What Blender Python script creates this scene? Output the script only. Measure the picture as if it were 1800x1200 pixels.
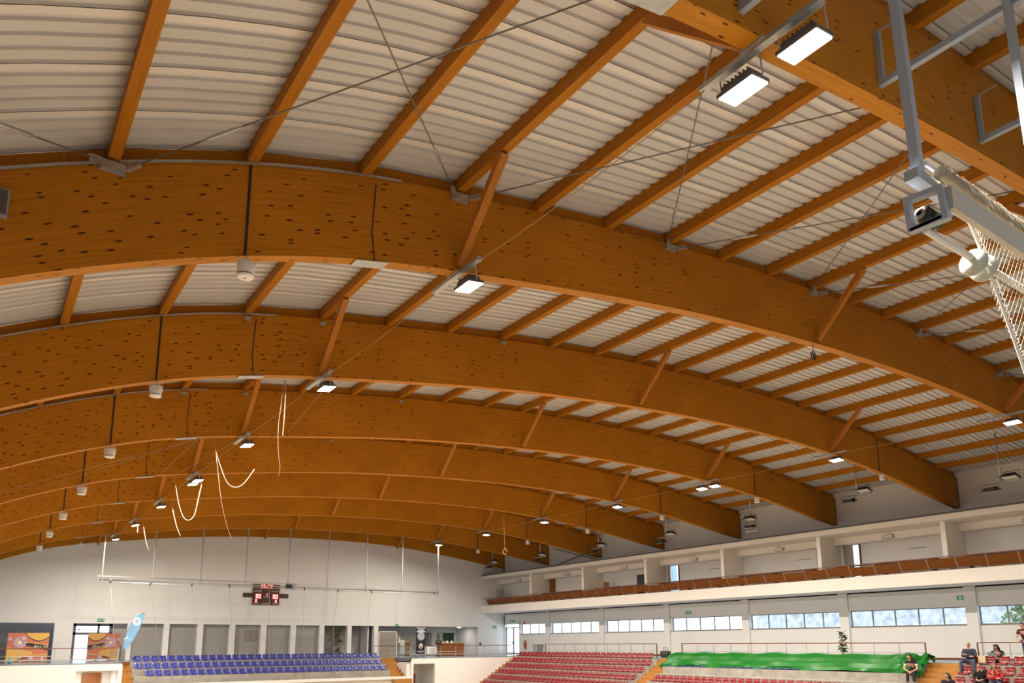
import bpy, bmesh, math, random
from math import sin, cos, pi, radians, sqrt
from mathutils import Vector, Matrix
random.seed(7)
for o in list(bpy.data.objects): bpy.data.objects.remove(o, do_unlink=True)
SC = bpy.context.scene
COL = SC.collection
# ------------------------------------------------------------------ camera
CAMZ = 6.0
FPX, YAW, PITCH, ROLL, CY = 1330.947, radians(35.281), radians(10.94), radians(-.285), 272.763
_f = Vector((sin(YAW)*cos(PITCH), cos(YAW)*cos(PITCH), sin(PITCH)))
_r = Vector((cos(YAW), -sin(YAW), 0)); _u = _r.cross(_f)
_r, _u = _r*cos(ROLL)+_u*sin(ROLL), -_r*sin(ROLL)+_u*cos(ROLL)
cam_d = bpy.data.cameras.new('camera'); cam = bpy.data.objects.new('camera', cam_d); COL.objects.link(cam)
cam_d.sensor_width = 36; cam_d.sensor_fit = 'HORIZONTAL'; cam_d.lens = FPX/1800*36
cam_d.shift_y = CY/1800; cam_d.clip_end = 500; cam_d.clip_start = .1
cam.matrix_world = Matrix(((_r.x, _u.x, -_f.x, 0), (_r.y, _u.y, -_f.y, 0), (_r.z, _u.z, -_f.z, CAMZ), (0, 0, 0, 1)))
SC.camera = cam
# survey helpers: a sight line through the photo, met with a real plane of the hall
def ray(x, y): return _f + _r*((x-900)/FPX) + _u*((600+CY-y)/FPX)
def onY(x, y, Y): p = ray(x, y); p = p*(Y/p.y); return Vector((p.x, p.y, p.z+CAMZ))
def onX(x, y, X): p = ray(x, y); p = p*(X/p.x); return Vector((p.x, p.y, p.z+CAMZ))
def onZ(x, y, Z): p = ray(x, y); p = p*((Z-CAMZ)/p.z); return Vector((p.x, p.y, p.z+CAMZ))
# ------------------------------------------------------------------ world, exposure
W = bpy.data.worlds.new('sky'); SC.world = W; W.use_nodes = True
_bg = W.node_tree.nodes['Background']; _bg.inputs[0].default_value = (.74, .88, 1, 1); _bg.inputs[1].default_value = 3.2
SC.view_settings.view_transform = 'Standard'; SC.view_settings.look = 'None'
SC.view_settings.exposure = -0.12; SC.view_settings.gamma = 1; SC.view_settings.use_curve_mapping = False
FLOOD_W = 980.0      # watts of one lit floodlight
# ------------------------------------------------------------------ helpers
class MB:
    def __init__(s): s.v = []; s.f = []; s.m = []; s.uv = None; s.sm = []
    def add(s, vs, fs, mi=0, smooth=False):
        n = len(s.v); s.v += [tuple(v) for v in vs]
        for f in fs: s.f.append([i+n for i in f]); s.m.append(mi); s.sm.append(smooth)
        return s
    def box(s, a, b, mi=0):
        x0, y0, z0 = [min(p, q) for p, q in zip(a, b)]; x1, y1, z1 = [max(p, q) for p, q in zip(a, b)]
        return s.add([(x0,y0,z0),(x1,y0,z0),(x1,y1,z0),(x0,y1,z0),(x0,y0,z1),(x1,y0,z1),(x1,y1,z1),(x0,y1,z1)],
            [(0,3,2,1),(4,5,6,7),(0,1,5,4),(1,2,6,5),(2,3,7,6),(3,0,4,7)], mi)
    def cbox(s, c, d, mi=0): return s.box([p-q/2 for p, q in zip(c, d)], [p+q/2 for p, q in zip(c, d)], mi)
    def bar(s, a, b, w, h, up=(0,0,1), mi=0):
        a, b = Vector(a), Vector(b); d = (b-a).normalized(); up = Vector(up)
        if abs(d.dot(up)) > .98: up = Vector((0,1,0))
        x = d.cross(up).normalized(); y = x.cross(d)
        vs = [p + x*(i*w/2) + y*(j*h/2) for p in (a, b) for i, j in ((-1,-1),(1,-1),(1,1),(-1,1))]
        return s.add(vs, [(0,1,2,3),(7,6,5,4),(0,4,5,1),(1,5,6,2),(2,6,7,3),(3,7,4,0)], mi)
    def tube(s, pts, r, n=8, mi=0, cap=True):
        pts = [Vector(p) for p in pts]; rs = r if isinstance(r, (list, tuple)) else [r]*len(pts)
        rings = []; ref = None
        for i, p in enumerate(pts):
            d = (pts[min(i+1, len(pts)-1)]-pts[max(i-1, 0)]).normalized()
            if ref is None or abs(d.dot(ref)) > .97: ref = Vector((0,0,1)) if abs(d.z) < .9 else Vector((1,0,0))
            x = d.cross(ref).normalized(); y = x.cross(d); ref = y
            rings.append([p + (x*cos(2*pi*k/n)+y*sin(2*pi*k/n))*rs[i] for k in range(n)])
        vs = [v for R in rings for v in R]; fs = []
        for i in range(len(pts)-1):
            for k in range(n): fs.append((i*n+k, i*n+(k+1)%n, (i+1)*n+(k+1)%n, (i+1)*n+k))
        s.add(vs, fs, mi, True)
        if cap: s.add(rings[0], [tuple(range(n))[::-1]], mi); s.add(rings[-1], [tuple(range(n))], mi)
        return s
    def lathe(s, prof, n=16, c=(0,0,0), mi=0, axis=None):
        vs = []; fs = []; c = Vector(c)
        for r, z in prof:
            for k in range(n): vs.append(Vector((r*cos(2*pi*k/n), r*sin(2*pi*k/n), z)))
        if axis is not None:
            q = Vector((0,0,1)).rotation_difference(Vector(axis)); vs = [q @ v for v in vs]
        vs = [v+c for v in vs]
        for i in range(len(prof)-1):
            for k in range(n): fs.append((i*n+k, i*n+(k+1)%n, (i+1)*n+(k+1)%n, (i+1)*n+k))
        s.add(vs, fs, mi, True)
        return s
    def prism(s, poly, d, mi=0):      # poly: list of 3d points (planar), extruded by vector d
        n = len(poly); P = [Vector(p) for p in poly]; D = Vector(d)
        s.add(P + [p+D for p in P], [tuple(range(n))[::-1], tuple(range(n, 2*n))] + [(i, (i+1)%n, n+(i+1)%n, n+i) for i in range(n)], mi)
        return s
    def ball(s, c, r, n=10, m=7, mi=0):
        r = r if isinstance(r, (tuple, list)) else (r, r, r); c = Vector(c); vs = []; fs = []
        for i in range(m+1):
            t = pi*i/m
            for k in range(n): vs.append(c+Vector((r[0]*sin(t)*cos(2*pi*k/n), r[1]*sin(t)*sin(2*pi*k/n), r[2]*cos(t))))
        for i in range(m):
            for k in range(n): fs.append((i*n+k, (i+1)*n+k, (i+1)*n+(k+1)%n, i*n+(k+1)%n))
        return s.add(vs, fs, mi, True)
    def mesh(s, name, mats):
        me = bpy.data.meshes.new(name); me.from_pydata(s.v, [], s.f)
        for m in (mats if isinstance(mats, (list, tuple)) else [mats]): me.materials.append(m)
        for p, mi, sm in zip(me.polygons, s.m, s.sm): p.material_index = mi; p.use_smooth = sm
        bm = bmesh.new(); bm.from_mesh(me); bmesh.ops.remove_doubles(bm, verts=bm.verts, dist=1e-5)
        bmesh.ops.recalc_face_normals(bm, faces=bm.faces); bm.to_mesh(me); bm.free()
        return me
    def build(s, name, mats, parent=None, loc=None):
        return link(name, s.mesh(name, mats), parent, loc)
def link(name, data, parent=None, loc=None):
    o = bpy.data.objects.new(name, data); COL.objects.link(o)
    if parent is not None: o.parent = parent
    if loc is not None: o.location = loc
    return o
def tag(o, label=None, cat=None, group=None, kind=None):
    if label: o['label'] = label
    if cat: o['category'] = cat
    if group: o['group'] = group
    if kind: o['kind'] = kind
    return o
def thing(name, label, cat, loc=(0,0,0), rz=0, group=None):
    o = link(name, None); o.location = loc; o.rotation_euler = (0, 0, rz); o.empty_display_size = .2
    return tag(o, label, cat, group)
def struct(o): o['kind'] = 'structure'; return o
def copy_tree(root, loc=None, rz=None, label=None, group=None):
    r = root.copy(); COL.objects.link(r)
    if loc is not None: r.location = loc
    if rz is not None: r.rotation_euler = (0, 0, rz)
    if label: r['label'] = label
    if group: r['group'] = group
    for ch in list(root.children):
        c = ch.copy(); COL.objects.link(c); c.parent = r
        for g in ch.children:
            d = g.copy(); COL.objects.link(d); d.parent = c
    return r
ORD = ['zeroth','first','second','third','fourth','fifth','sixth','seventh','eighth','ninth','tenth','eleventh','twelfth','thirteenth','fourteenth','fifteenth','sixteenth','seventeenth','eighteenth','nineteenth','twentieth']
def nth(n):
    if n <= 20: return ORD[n]
    t, u = divmod(n, 10); tens = {2:'twent', 3:'thirt', 4:'fort', 5:'fift'}[t]
    return tens+'ieth' if u == 0 else tens+'y-'+ORD[u]
# ------------------------------------------------------------------ materials
def mat(name, col, rough=.6, metal=0, spec=.5, emit=None, es=1):
    m = bpy.data.materials.new(name); m.use_nodes = True; b = m.node_tree.nodes['Principled BSDF']
    b.inputs['Base Color'].default_value = (*col, 1); b.inputs['Roughness'].default_value = rough; b.inputs['Metallic'].default_value = metal
    b.inputs['Specular IOR Level'].default_value = spec
    if emit: b.inputs['Emission Color'].default_value = (*emit, 1); b.inputs['Emission Strength'].default_value = es
    return m
def N(m, t, **kw):
    n = m.node_tree.nodes.new(t)
    for k, v in kw.items():
        if k in n.inputs: n.inputs[k].default_value = v
        else: setattr(n, k, v)
    return n
def L(m, a, b): m.node_tree.links.new(a, b)
def ramp(m, fac, stops):
    r = N(m, 'ShaderNodeValToRGB'); cr = r.color_ramp
    while len(cr.elements) < len(stops): cr.elements.new(.5)
    for e, (p, c) in zip(cr.elements, stops): e.position = p; e.color = (*c, 1)
    L(m, fac, r.inputs[0]); return r.outputs[0]
def noisy(name, col, var=.12, scale=3, rough=.7, stretch=(1,1,1), bump=0, spec=.4, metal=0):
    m = mat(name, col, rough, metal, spec); b = m.node_tree.nodes['Principled BSDF']
    tc = N(m, 'ShaderNodeTexCoord'); mp = N(m, 'ShaderNodeMapping'); mp.inputs['Scale'].default_value = stretch; L(m, tc.outputs['Object'], mp.inputs[0])
    nz = N(m, 'ShaderNodeTexNoise'); nz.inputs['Scale'].default_value = scale; nz.inputs['Detail'].default_value = 5; L(m, mp.outputs[0], nz.inputs['Vector'])
    c = ramp(m, nz.outputs[0], [(.25, tuple(k*(1-var) for k in col)), (.75, tuple(min(1, k*(1+var)) for k in col))])
    L(m, c, b.inputs['Base Color'])
    if bump:
        bp = N(m, 'ShaderNodeBump'); bp.inputs['Strength'].default_value = bump; bp.inputs['Distance'].default_value = .02; L(m, nz.outputs[0], bp.inputs['Height']); L(m, bp.outputs[0], b.inputs['Normal'])
    return m
def timber(name, base, dark, knot, uv=True, axis=0, rough=.42, kscale=2.2, kthr=.1, spec=.35):
    # long grain, lamination lines and scattered dark knots
    m = mat(name, base, rough, 0, spec); b = m.node_tree.nodes['Principled BSDF']; tc = N(m, 'ShaderNodeTexCoord')
    src = tc.outputs['UV'] if uv else tc.outputs['Object']
    def mp(sc):
        n = N(m, 'ShaderNodeMapping'); n.inputs['Scale'].default_value = sc; L(m, src, n.inputs[0]); return n.outputs[0]
    def st(lo, hi): v = [hi, hi, hi]; v[axis] = lo; return v
    g = N(m, 'ShaderNodeTexNoise'); g.inputs['Scale'].default_value = 1; g.inputs['Detail'].default_value = 6; L(m, mp(st(.8, 22)), g.inputs['Vector'])
    big = N(m, 'ShaderNodeTexNoise'); big.inputs['Scale'].default_value = .45; big.inputs['Detail'].default_value = 3; L(m, mp((1,1,1)), big.inputs['Vector'])
    c1 = ramp(m, g.outputs[0], [(.32, dark), (.66, base)])
    mx = N(m, 'ShaderNodeMixRGB', blend_type='MULTIPLY'); mx.inputs[0].default_value = .5
    L(m, c1, mx.inputs[1]); L(m, ramp(m, big.outputs[0], [(.3, (.72,.68,.62)), (.7, (1.1,1.08,1.05))]), mx.inputs[2])
    vo = N(m, 'ShaderNodeTexVoronoi'); vo.inputs['Scale'].default_value = kscale; vo.inputs['Randomness'].default_value = 1; vo.voronoi_dimensions = '2D' if uv else '3D'; L(m, mp(st(.75, 2.8)), vo.inputs['Vector'])
    wn = N(m, 'ShaderNodeTexNoise'); wn.inputs['Scale'].default_value = 1.1; L(m, mp((1,1,1)), wn.inputs['Vector'])
    ad = N(m, 'ShaderNodeMath', operation='MULTIPLY_ADD'); ad.inputs[1].default_value = .12; L(m, wn.outputs[0], ad.inputs[0]); L(m, vo.outputs['Distance'], ad.inputs[2])
    k = ramp(m, ad.outputs[0], [(kthr, (1,1,1)), (kthr+.05, (0,0,0))])
    if uv:   # knots are frequent in the haunch laminations at the left and rare farther along
        sx = N(m, 'ShaderNodeSeparateXYZ'); L(m, src, sx.inputs[0])
        mr = N(m, 'ShaderNodeMapRange'); mr.inputs[1].default_value = 10; mr.inputs[2].default_value = 24; mr.inputs[3].default_value = .30; mr.inputs[4].default_value = .88; L(m, sx.outputs[0], mr.inputs[0])
        sc_ = N(m, 'ShaderNodeSeparateColor'); L(m, vo.outputs['Color'], sc_.inputs[0])
        gt = N(m, 'ShaderNodeMath', operation='GREATER_THAN'); L(m, sc_.outputs[0], gt.inputs[0]); L(m, mr.outputs[0], gt.inputs[1])
        mu = N(m, 'ShaderNodeMath', operation='MULTIPLY'); L(m, gt.outputs[0], mu.inputs[0]); L(m, k, mu.inputs[1]); k = mu.outputs[0]
    m2 = N(m, 'ShaderNodeMixRGB'); L(m, k, m2.inputs[0]); L(m, mx.outputs[0], m2.inputs[1]); m2.inputs[2].default_value = (*knot, 1)
    L(m, m2.outputs[0], b.inputs['Base Color'])
    bp = N(m, 'ShaderNodeBump'); bp.inputs['Strength'].default_value = .08; bp.inputs['Distance'].default_value = .01; L(m, g.outputs[0], bp.inputs['Height']); L(m, bp.outputs[0], b.inputs['Normal'])
    return m
M = {}
M['glulam'] = timber('glulam', (.54,.222,.014), (.43,.165,.010), (.06,.018,.004), kscale=2.5, kthr=.13, rough=.5, spec=.12)
M['purlin'] = timber('purlin_timber', (.48,.190,.012), (.36,.135,.009), (.07,.022,.006), uv=False, axis=1, kscale=2.5, kthr=.10, rough=.5, spec=.12)
M['strut'] = timber('strut_timber', (.52,.21,.035), (.42,.16,.025), (.08,.03,.01), uv=False, axis=2, kscale=3, kthr=.09, rough=.5, spec=.12)
M['deck'] = noisy('deck_sheet', (.60,.60,.615), .05, .8, .45, (.3,3,1), spec=.5)
M['lap'] = noisy('deck_lap_sheen', (.72,.71,.70), .04, .8, .4, (.3,3,1))  # paler tone puts the shine of the sheet overlaps into the colour
M['lightcut'] = noisy('light_cut_wall_tone', (.22,.21,.20), .05, .6, .8)  # tone for unseen walls, set dark to cut side light on the timbers
M['white'] = noisy('white_paint', (.79,.765,.74), .03, .6, .75)
M['cream'] = noisy('warm_white_paint', (.82,.77,.71), .03, .6, .75)
M['concrete'] = noisy('concrete', (.34,.315,.275), .22, 2.2, .85, bump=.15)
M['stepwood'] = timber('step_wood', (.50,.24,.06), (.40,.18,.04), (.25,.1,.02), uv=False, axis=1, kscale=3, kthr=.02, rough=.3)
M['darkstep'] = mat('dark_step_end', (.09,.035,.015), .5)
M['floor'] = noisy('court_floor', (.56,.45,.32), .1, .6, .35, (1,6,1))
M['vinyl'] = noisy('blue_grey_vinyl', (.16,.20,.24), .1, 3, .22)
M['steel'] = noisy('galvanised_steel', (.46,.48,.50), .15, 8, .45, metal=.7)
M['rodsteel'] = mat('dull_rod_steel', (.20,.19,.18), .5, .3)
M['greysteel'] = mat('grey_painted_steel', (.30,.35,.42), .4)
M['darkgrey'] = mat('dark_grey_metal', (.09,.09,.095), .5)
M['column'] = noisy('weathered_column', (.20,.17,.14), .2, 3, .6)
M['black'] = mat('black', (.012,.012,.013), .5)
M['plastic_white'] = mat('white_plastic', (.82,.82,.82), .45)
M['rope'] = noisy('pale_rope', (.40,.29,.18), .1, 20, .8)
M['cord'] = mat('grey_cord', (.45,.38,.31), .8)
M['netw'] = mat('net_cord', (.36,.30,.22), .7)
M['lamp_glow'] = mat('lamp_glass', (1,1,1), .3, emit=(1,.93,.80), es=28)
M['lamp_off'] = mat('lamp_glass_off', (.75,.72,.66), .15)
M['brownrail'] = mat('brown_handrail', (.16,.045,.022), .4)
M['greyrail'] = mat('grey_rail_metal', (.42,.42,.42), .4, .6)
M['red'] = mat('red_seat_plastic', (.19,.004,.007), .33)
M['blue'] = mat('blue_seat_plastic', (.036,.046,.27), .33)
M['navy'] = mat('navy_seat_plastic', (.02,.04,.16), .35)
M['tarp'] = noisy('green_tarp', (.0005,.125,.006), .08, 2, .36, spec=.3)
M['door'] = timber('door_wood', (.28,.10,.03), (.22,.075,.02), (.15,.05,.02), uv=False, axis=2, kscale=3, kthr=.02)
M['panelwood'] = timber('parapet_wood', (.22,.075,.014), (.16,.05,.009), (.12,.04,.01), uv=False, axis=1, kscale=3, kthr=.02, rough=.4, spec=.2)
M['greyglass'] = noisy('grey_blind', (.33,.31,.295), .04, .7, .28)
M['greywall'] = mat('grey_wall', (.36,.34,.32), .7)
M['darkwall'] = mat('dark_grey_wall', (.12,.115,.12), .7)
M['frame'] = mat('window_frame_metal', (.24,.22,.21), .45)
M['green_sign'] = mat('exit_green', (.01,.18,.08), .4, emit=(.01,.25,.10), es=.25)
M['signwhite'] = mat('sign_white', (.85,.9,.86), .5, emit=(.8,1,.85), es=.25)
def glass(name, tint=(.95,.97,1), refl=.10):
    m = bpy.data.materials.new(name); m.use_nodes = True; nt = m.node_tree; nt.nodes.clear()
    o = N(m, 'ShaderNodeOutputMaterial'); t = N(m, 'ShaderNodeBsdfTransparent'); t.inputs[0].default_value = (*tint, 1)
    g = N(m, 'ShaderNodeBsdfGlossy'); g.inputs['Roughness'].default_value = .03
    x = N(m, 'ShaderNodeMixShader'); x.inputs[0].default_value = refl
    L(m, t.outputs[0], x.inputs[1]); L(m, g.outputs[0], x.inputs[2]); L(m, x.outputs[0], o.inputs[0])
    return m
M['glass'] = glass('pane_glass')
def text_mesh(name, body, size, mt, parent, loc, rot, align='CENTER', shear=0, ext=.002):
    cu = bpy.data.curves.new(name, 'FONT'); cu.body = body; cu.size = size; cu.align_x = align; cu.align_y = 'CENTER'; cu.shear = shear; cu.extrude = ext; cu.resolution_u = 3
    tmp = bpy.data.objects.new(name, cu); COL.objects.link(tmp)
    me = bpy.data.meshes.new_from_object(tmp, depsgraph=bpy.context.evaluated_depsgraph_get())
    bpy.data.objects.remove(tmp); me.materials.clear(); me.materials.append(mt)
    o = link(name, me, parent, loc); o.rotation_euler = rot
    return o
# ================================================================== the roof
S = 7.0
GX = [-1,-.7,-.4,-.2,-.05,.1,.25,.4,.55,.7,.9,1.1,1.4,1.7,2,2.4,2.8,3.2,3.6,4,4.4,4.8,5.2,5.6,6.0]
GZ = [-.05,.23,.4571,.5807,.6615,.7333,.7966,.8517,.8982,.9358,.9737,1.0045,1.0486,1.0888,1.1213,1.1535,1.1761,1.1896,1.1932,1.1851,1.1632,1.1272,1.0787,1.0228,.9711]
def zb(X):
    # underside of the arched frames (Catmull-Rom through the surveyed profile), metres
    x = X/S; n = len(GX); i = max(0, min(n-2, next((k for k in range(n-1) if x < GX[k+1]), n-2)))
    x0, x1 = GX[i], GX[i+1]; z0, z1 = GZ[i], GZ[i+1]
    m0 = (GZ[i+1]-GZ[i-1])/(GX[i+1]-GX[i-1]) if i > 0 else (z1-z0)/(x1-x0)
    m1 = (GZ[i+2]-GZ[i])/(GX[i+2]-GX[i]) if i < n-2 else (z1-z0)/(x1-x0)
    h = x1-x0; t = (x-x0)/h
    z = z0*(2*t**3-3*t*t+1)+h*m0*(t**3-2*t*t+t)+z1*(-2*t**3+3*t*t)+h*m1*(t**3-t*t)
    return z*S+CAMZ
DEP = .232*S
def zt(X): return zb(X)+DEP
FY = [.648*S] + [(1.6258+k)*S for k in range(8)]          # front faces of the frames
FWID = .25
PXS = [(.142+.2785*i)*S for i in range(-4, 22)]            # purlin lines (index -4..21)
def px(i): return (.142+.2785*i)*S
PH, PW = .28, .16
XL, XR = -6.6, 41.85
FNAME = ['nearest', 'first large', 'second large', 'third large', 'fourth large', 'fifth large', 'sixth large', 'seventh large', 'last']
FDESC = ['arched timber frame crossing the top right corner, nearest the camera',
  'largest arched timber frame, crossing the upper part of the picture',
  'second full arched timber frame, just behind the largest one',
  'third full arched timber frame from the front', 'fourth full arched timber frame from the front',
  'fifth full arched timber frame from the front', 'sixth full arched timber frame from the front',
  'seventh full arched timber frame, carrying the suspended net rail', 'arched timber frame set against the white end wall']
# corrugated deck: sheets about a metre wide laid across the purlins
ceil_root = link('ceiling', None); struct(ceil_root)
def deck_mesh(w):
    prof = []; n = 4; p = w/n
    y = 0.006
    for k in range(n):
        b = k*p
        prof += [(b+.006 if k == 0 else b, 0), (b+p*.54, 0), (b+p*.60, .042), (b+p*.94, .042)]
    prof.append((w-.006, 0))
    xs = [XL + (XR+.6-XL)*i/60 for i in range(61)]
    mb = MB(); vs = []; fs = []; m = len(prof)
    for x in xs:
        z = zt(x)+PH
        for (yy, zz) in prof: vs.append((x, yy, z+zz))
    for i in range(len(xs)-1):
        for j in range(1, m-1): fs.append((i*m+j, i*m+j+1, (i+1)*m+j+1, (i+1)*m+j))
    mb.add(vs, fs); mb.add(vs, [(i*m, i*m+1, (i+1)*m+1, (i+1)*m) for i in range(len(xs)-1)], 1)
    return mb.mesh('roof_sheet', [M['deck'], M['lap']])
dm = deck_mesh(1.0)
y0d = FY[1]+.12-14
for k in range(66):
    o = link('roof_sheet', dm, ceil_root, (0, y0d+k, 0))
# insulation above the sheets closes the roof
mb = MB(); xs = [XL + (XR+.6-XL)*i/40 for i in range(41)]
for i in range(40):
    a, b = xs[i], xs[i+1]
    mb.add([(a, y0d, zt(a)+PH+.12), (b, y0d, zt(b)+PH+.12), (b, y0d+66, zt(b)+PH+.12), (a, y0d+66, zt(a)+PH+.12)], [(0,1,2,3)])
mb.build('roof_backing', M['darkgrey'], ceil_root)
# frames
def beam_mesh(x0, x1, dz=0):
    n = 72; mb = MB(); xs = [x0+(x1-x0)*i/n for i in range(n+1)]
    vs = []; s = 0; uv = []
    for i, x in enumerate(xs):
        if i: s += sqrt((x-xs[i-1])**2+(zb(x)-zb(xs[i-1]))**2)
        a, b = zb(x)+dz, zt(x)
        vs += [(x,0,a),(x,0,b),(x,FWID,b),(x,FWID,a)]; uv.append(s)
    fs = []
    for i in range(n):
        for j in range(4): fs.append((i*4+j, i*4+(j+1)%4, (i+1)*4+(j+1)%4, (i+1)*4+j))
    fs += [(0,1,2,3), tuple(n*4+k for k in (3,2,1,0))]
    me = bpy.data.meshes.new('beam'); me.from_pydata(vs, [], fs); me.materials.append(M['glulam'])
    ul = me.uv_layers.new(name='UVMap'); vv = [0, DEP, DEP+FWID, 2*DEP+FWID]
    for p in me.polygons:
        for li in p.loop_indices:
            vi = me.loops[li].vertex_index; j = vi % 4; v = vv[j]
            if j == 0 and any(me.loops[q].vertex_index % 4 == 3 for q in p.loop_indices): v = 2*DEP+2*FWID
            ul.data[li].uv = (uv[vi//4], v)
    bm = bmesh.new(); bm.from_mesh(me); bmesh.ops.recalc_face_normals(bm, faces=bm.faces); bm.to_mesh(me); bm.free()
    return me
beam_me = beam_mesh(XL, 41.75); beam_last = beam_mesh(XL, 41.75, .25)
JX = .725*S
def shoe_mesh():
    mb = MB().box((-.15,-.10,-.08),(.15,0,.04)); mb.box((-.18,-.02,-.10),(.18,0,.06)); return mb.mesh('steel_shoe', M['steel'])
shoe_me = shoe_mesh()
FR = []
for k, Y in enumerate(FY):
    fr = thing('arched_frame', FDESC[k], 'roof frame', (0, Y, 0), group='arched timber roof frames'); FR.append(fr)
    o = link('beam', beam_last if k == 8 else beam_me, fr)
    if k < 8:
        # site joint: dark gap on the face, steel plate under the beam
        zt0, zb0 = zt(JX), zb(JX)
        mb = MB(); pts = [(JX+.03, zt0-.15), (JX-.02, zb0+.52), (JX+.05, zb0)]
        for (xa, za), (xb, zz) in zip(pts, pts[1:]): mb.bar((xa,-.002,za), (xb,-.002,zz), .022, .008, up=(0,1,0))
        mb.build('joint_gap', M['black'], fr)
        x0, x1 = JX-.30, JX+.32
        mb = MB().prism([(x0,-.015,zb(x0)-.012),(x1,-.015,zb(x1)-.012),(x1,FWID+.01,zb(x1)-.012),(x0,FWID+.01,zb(x0)-.012)], (0,0,-.012))
        mb.build('joint_plate', M['steel'], fr)
    # blocking boards between the purlins on the back of the beam
    mb = MB()
    for i in range(-4, 21):
        a, b = px(i)+PW/2, px(i+1)-PW/2
        mb.prism([(a,.08,zt(a)),(b,.08,zt(b)),(b,.08,zt(b)+PH-.02),(a,.08,zt(a)+PH-.02)], (0,.06,0))
    mb.build('blocking', M['purlin'], fr)
    # knee struts from the foot of the beam up to the purlins
    for i in (3, 9, 15):
        X = px(i); zf, zp = zb(X)+.12, zt(X)-.01
        L1 = 1.50
        for sgn in ((-1, 1) if k not in (0, 8) else ((1,) if k == 0 else (-1,))):
            y0 = -.02 if sgn < 0 else FWID+.02
            MB().bar((X, y0, zf), (X, y0+sgn*L1, zp), .15, .15, up=(0,1,0)).build('knee_strut', M['strut'], fr)
    # perforated cable tray along the top arris on the left
    if 1 <= k <= 4:
        pts = [(x, -.035, zt(x)-.02) for x in [XL+.5+i*(5.6-XL-.5)/20 for i in range(21)]]
        mb = MB()
        for a, b in zip(pts, pts[1:]): mb.bar(a, b, .035, .03, up=(0,1,0))
        mb.build('cable_tray', M['steel'], fr)
    # end column at the right wall
    if k >= 1:
        MB().box((41.72, -.03, zb(41.7)-.02), (41.98, FWID+.03, zt(41.7)+.02)).build('end_column', M['column'], fr)
    if k in (0, 1):
        for i in (0, 3, 6, 9, 12, 15, 18):
            X = px(i)
            o = link('steel_shoe', shoe_me, fr, (X, 0 if k == 1 else FWID+.1, zt(X)-.09))
    elif k <= 4:
        for i in (2, 3, 6): link('steel_shoe', shoe_me, fr, (px(i), 0, zt(px(i))-.12)).scale = (.5, .6, .6)
# purlins, one per line and bay
def purlin_mesh(y0, y1):
    return MB().box((-PW/2, y0, 0), (PW/2, y1, PH)).mesh('purlin', M['purlin'])
bays = [(-3.5, FY[0]+FWID/2)] + [(FY[k]+FWID/2, FY[k+1]+FWID/2) for k in range(8)]
pm = {}
BAYN = ['in front of the nearest frame', 'between the nearest frame and the largest frame', 'between the largest and second frames', 'between the second and third frames',
  'between the third and fourth frames', 'between the fourth and fifth frames', 'between the fifth and sixth frames', 'between the sixth and seventh frames', 'between the seventh frame and the end wall']
for b, (y0, y1) in enumerate(bays):
    key = round(y1-y0, 3)
    if key not in pm: pm[key] = purlin_mesh(.004, y1-y0-.004)
    for i in range(-4, 22):
        X = px(i)
        if X < XL or X > 41.7: continue
        o = link('purlin', pm[key], None, (X, y0, zt(X)+.001))
        tag(o, 'timber roof purlin %s, %s from the left end' % (BAYN[b], nth(i+5)), 'purlin', 'roof purlins')
# crossed steel tie rods in the bay behind the nearest frame
for i in (-3, 0, 3, 6, 9, 12, 15):
    for d in (3, -3):
        j = i+d
        if j < -3 or j > 18: continue
        a = Vector((px(i)+(.17 if d > 0 else -.17), FY[1]-.10, zt(px(i))-.10)); b = Vector((px(j), FY[0]+FWID+.06, zt(px(j))-.10))
        o = thing('tie_rod', 'steel tie rod running from %s shoe of the largest frame %s to the nearest frame' % (nth((i+3)//3+1), 'rightward' if d > 0 else 'leftward'), 'tie rod', tuple(a), group='crossed roof tie rods')
        v = b-a; MB().tube([(0,0,0), v], .012, 6).build('rod', M['rodsteel'], o)
        MB().tube([v*.14, v*.155, v*.2, v*.215], [.014,.03,.03,.014], 8).build('turnbuckle', M['steel'], o)
        MB().bar((0,0,0), v.normalized()*.22, .06, .09).build('fork_end', M['steel'], o)
# ================================================================== shell of the hall
YE, YB = 60.5, 50.6            # end wall plane, front of the end balcony
WE, WR = CAMZ-1.03, CAMZ-.96   # floor level of the end balcony and of the right-hand walkway
XW, XG = 41.8, 39.26           # right wall, front of the upper gallery
struct(MB().box((-30,-20,-.2),(44,75,0)).build('floor', M['floor']))
# --- left and back walls (outside the picture), dark tone and window gaps shaped to steer light
mb = MB().box((XL-.3,-8,0),(XL,32.4,7.7)).box((XL-.3,32.4,0),(XL,YE,1.0)).box((XL-.3,32.4,7.3),(XL,YE,7.7))
for k in range(4, 9): mb.box((XL-.3, 4.4+7*k-.3, 1.0), (XL, 4.4+7*k+.3, 7.3))
struct(mb.build('wall_left', M['lightcut']))
struct(MB().box((XL,-8.3,0),(XW,-8,18)).build('wall_back', M['lightcut']))
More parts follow.
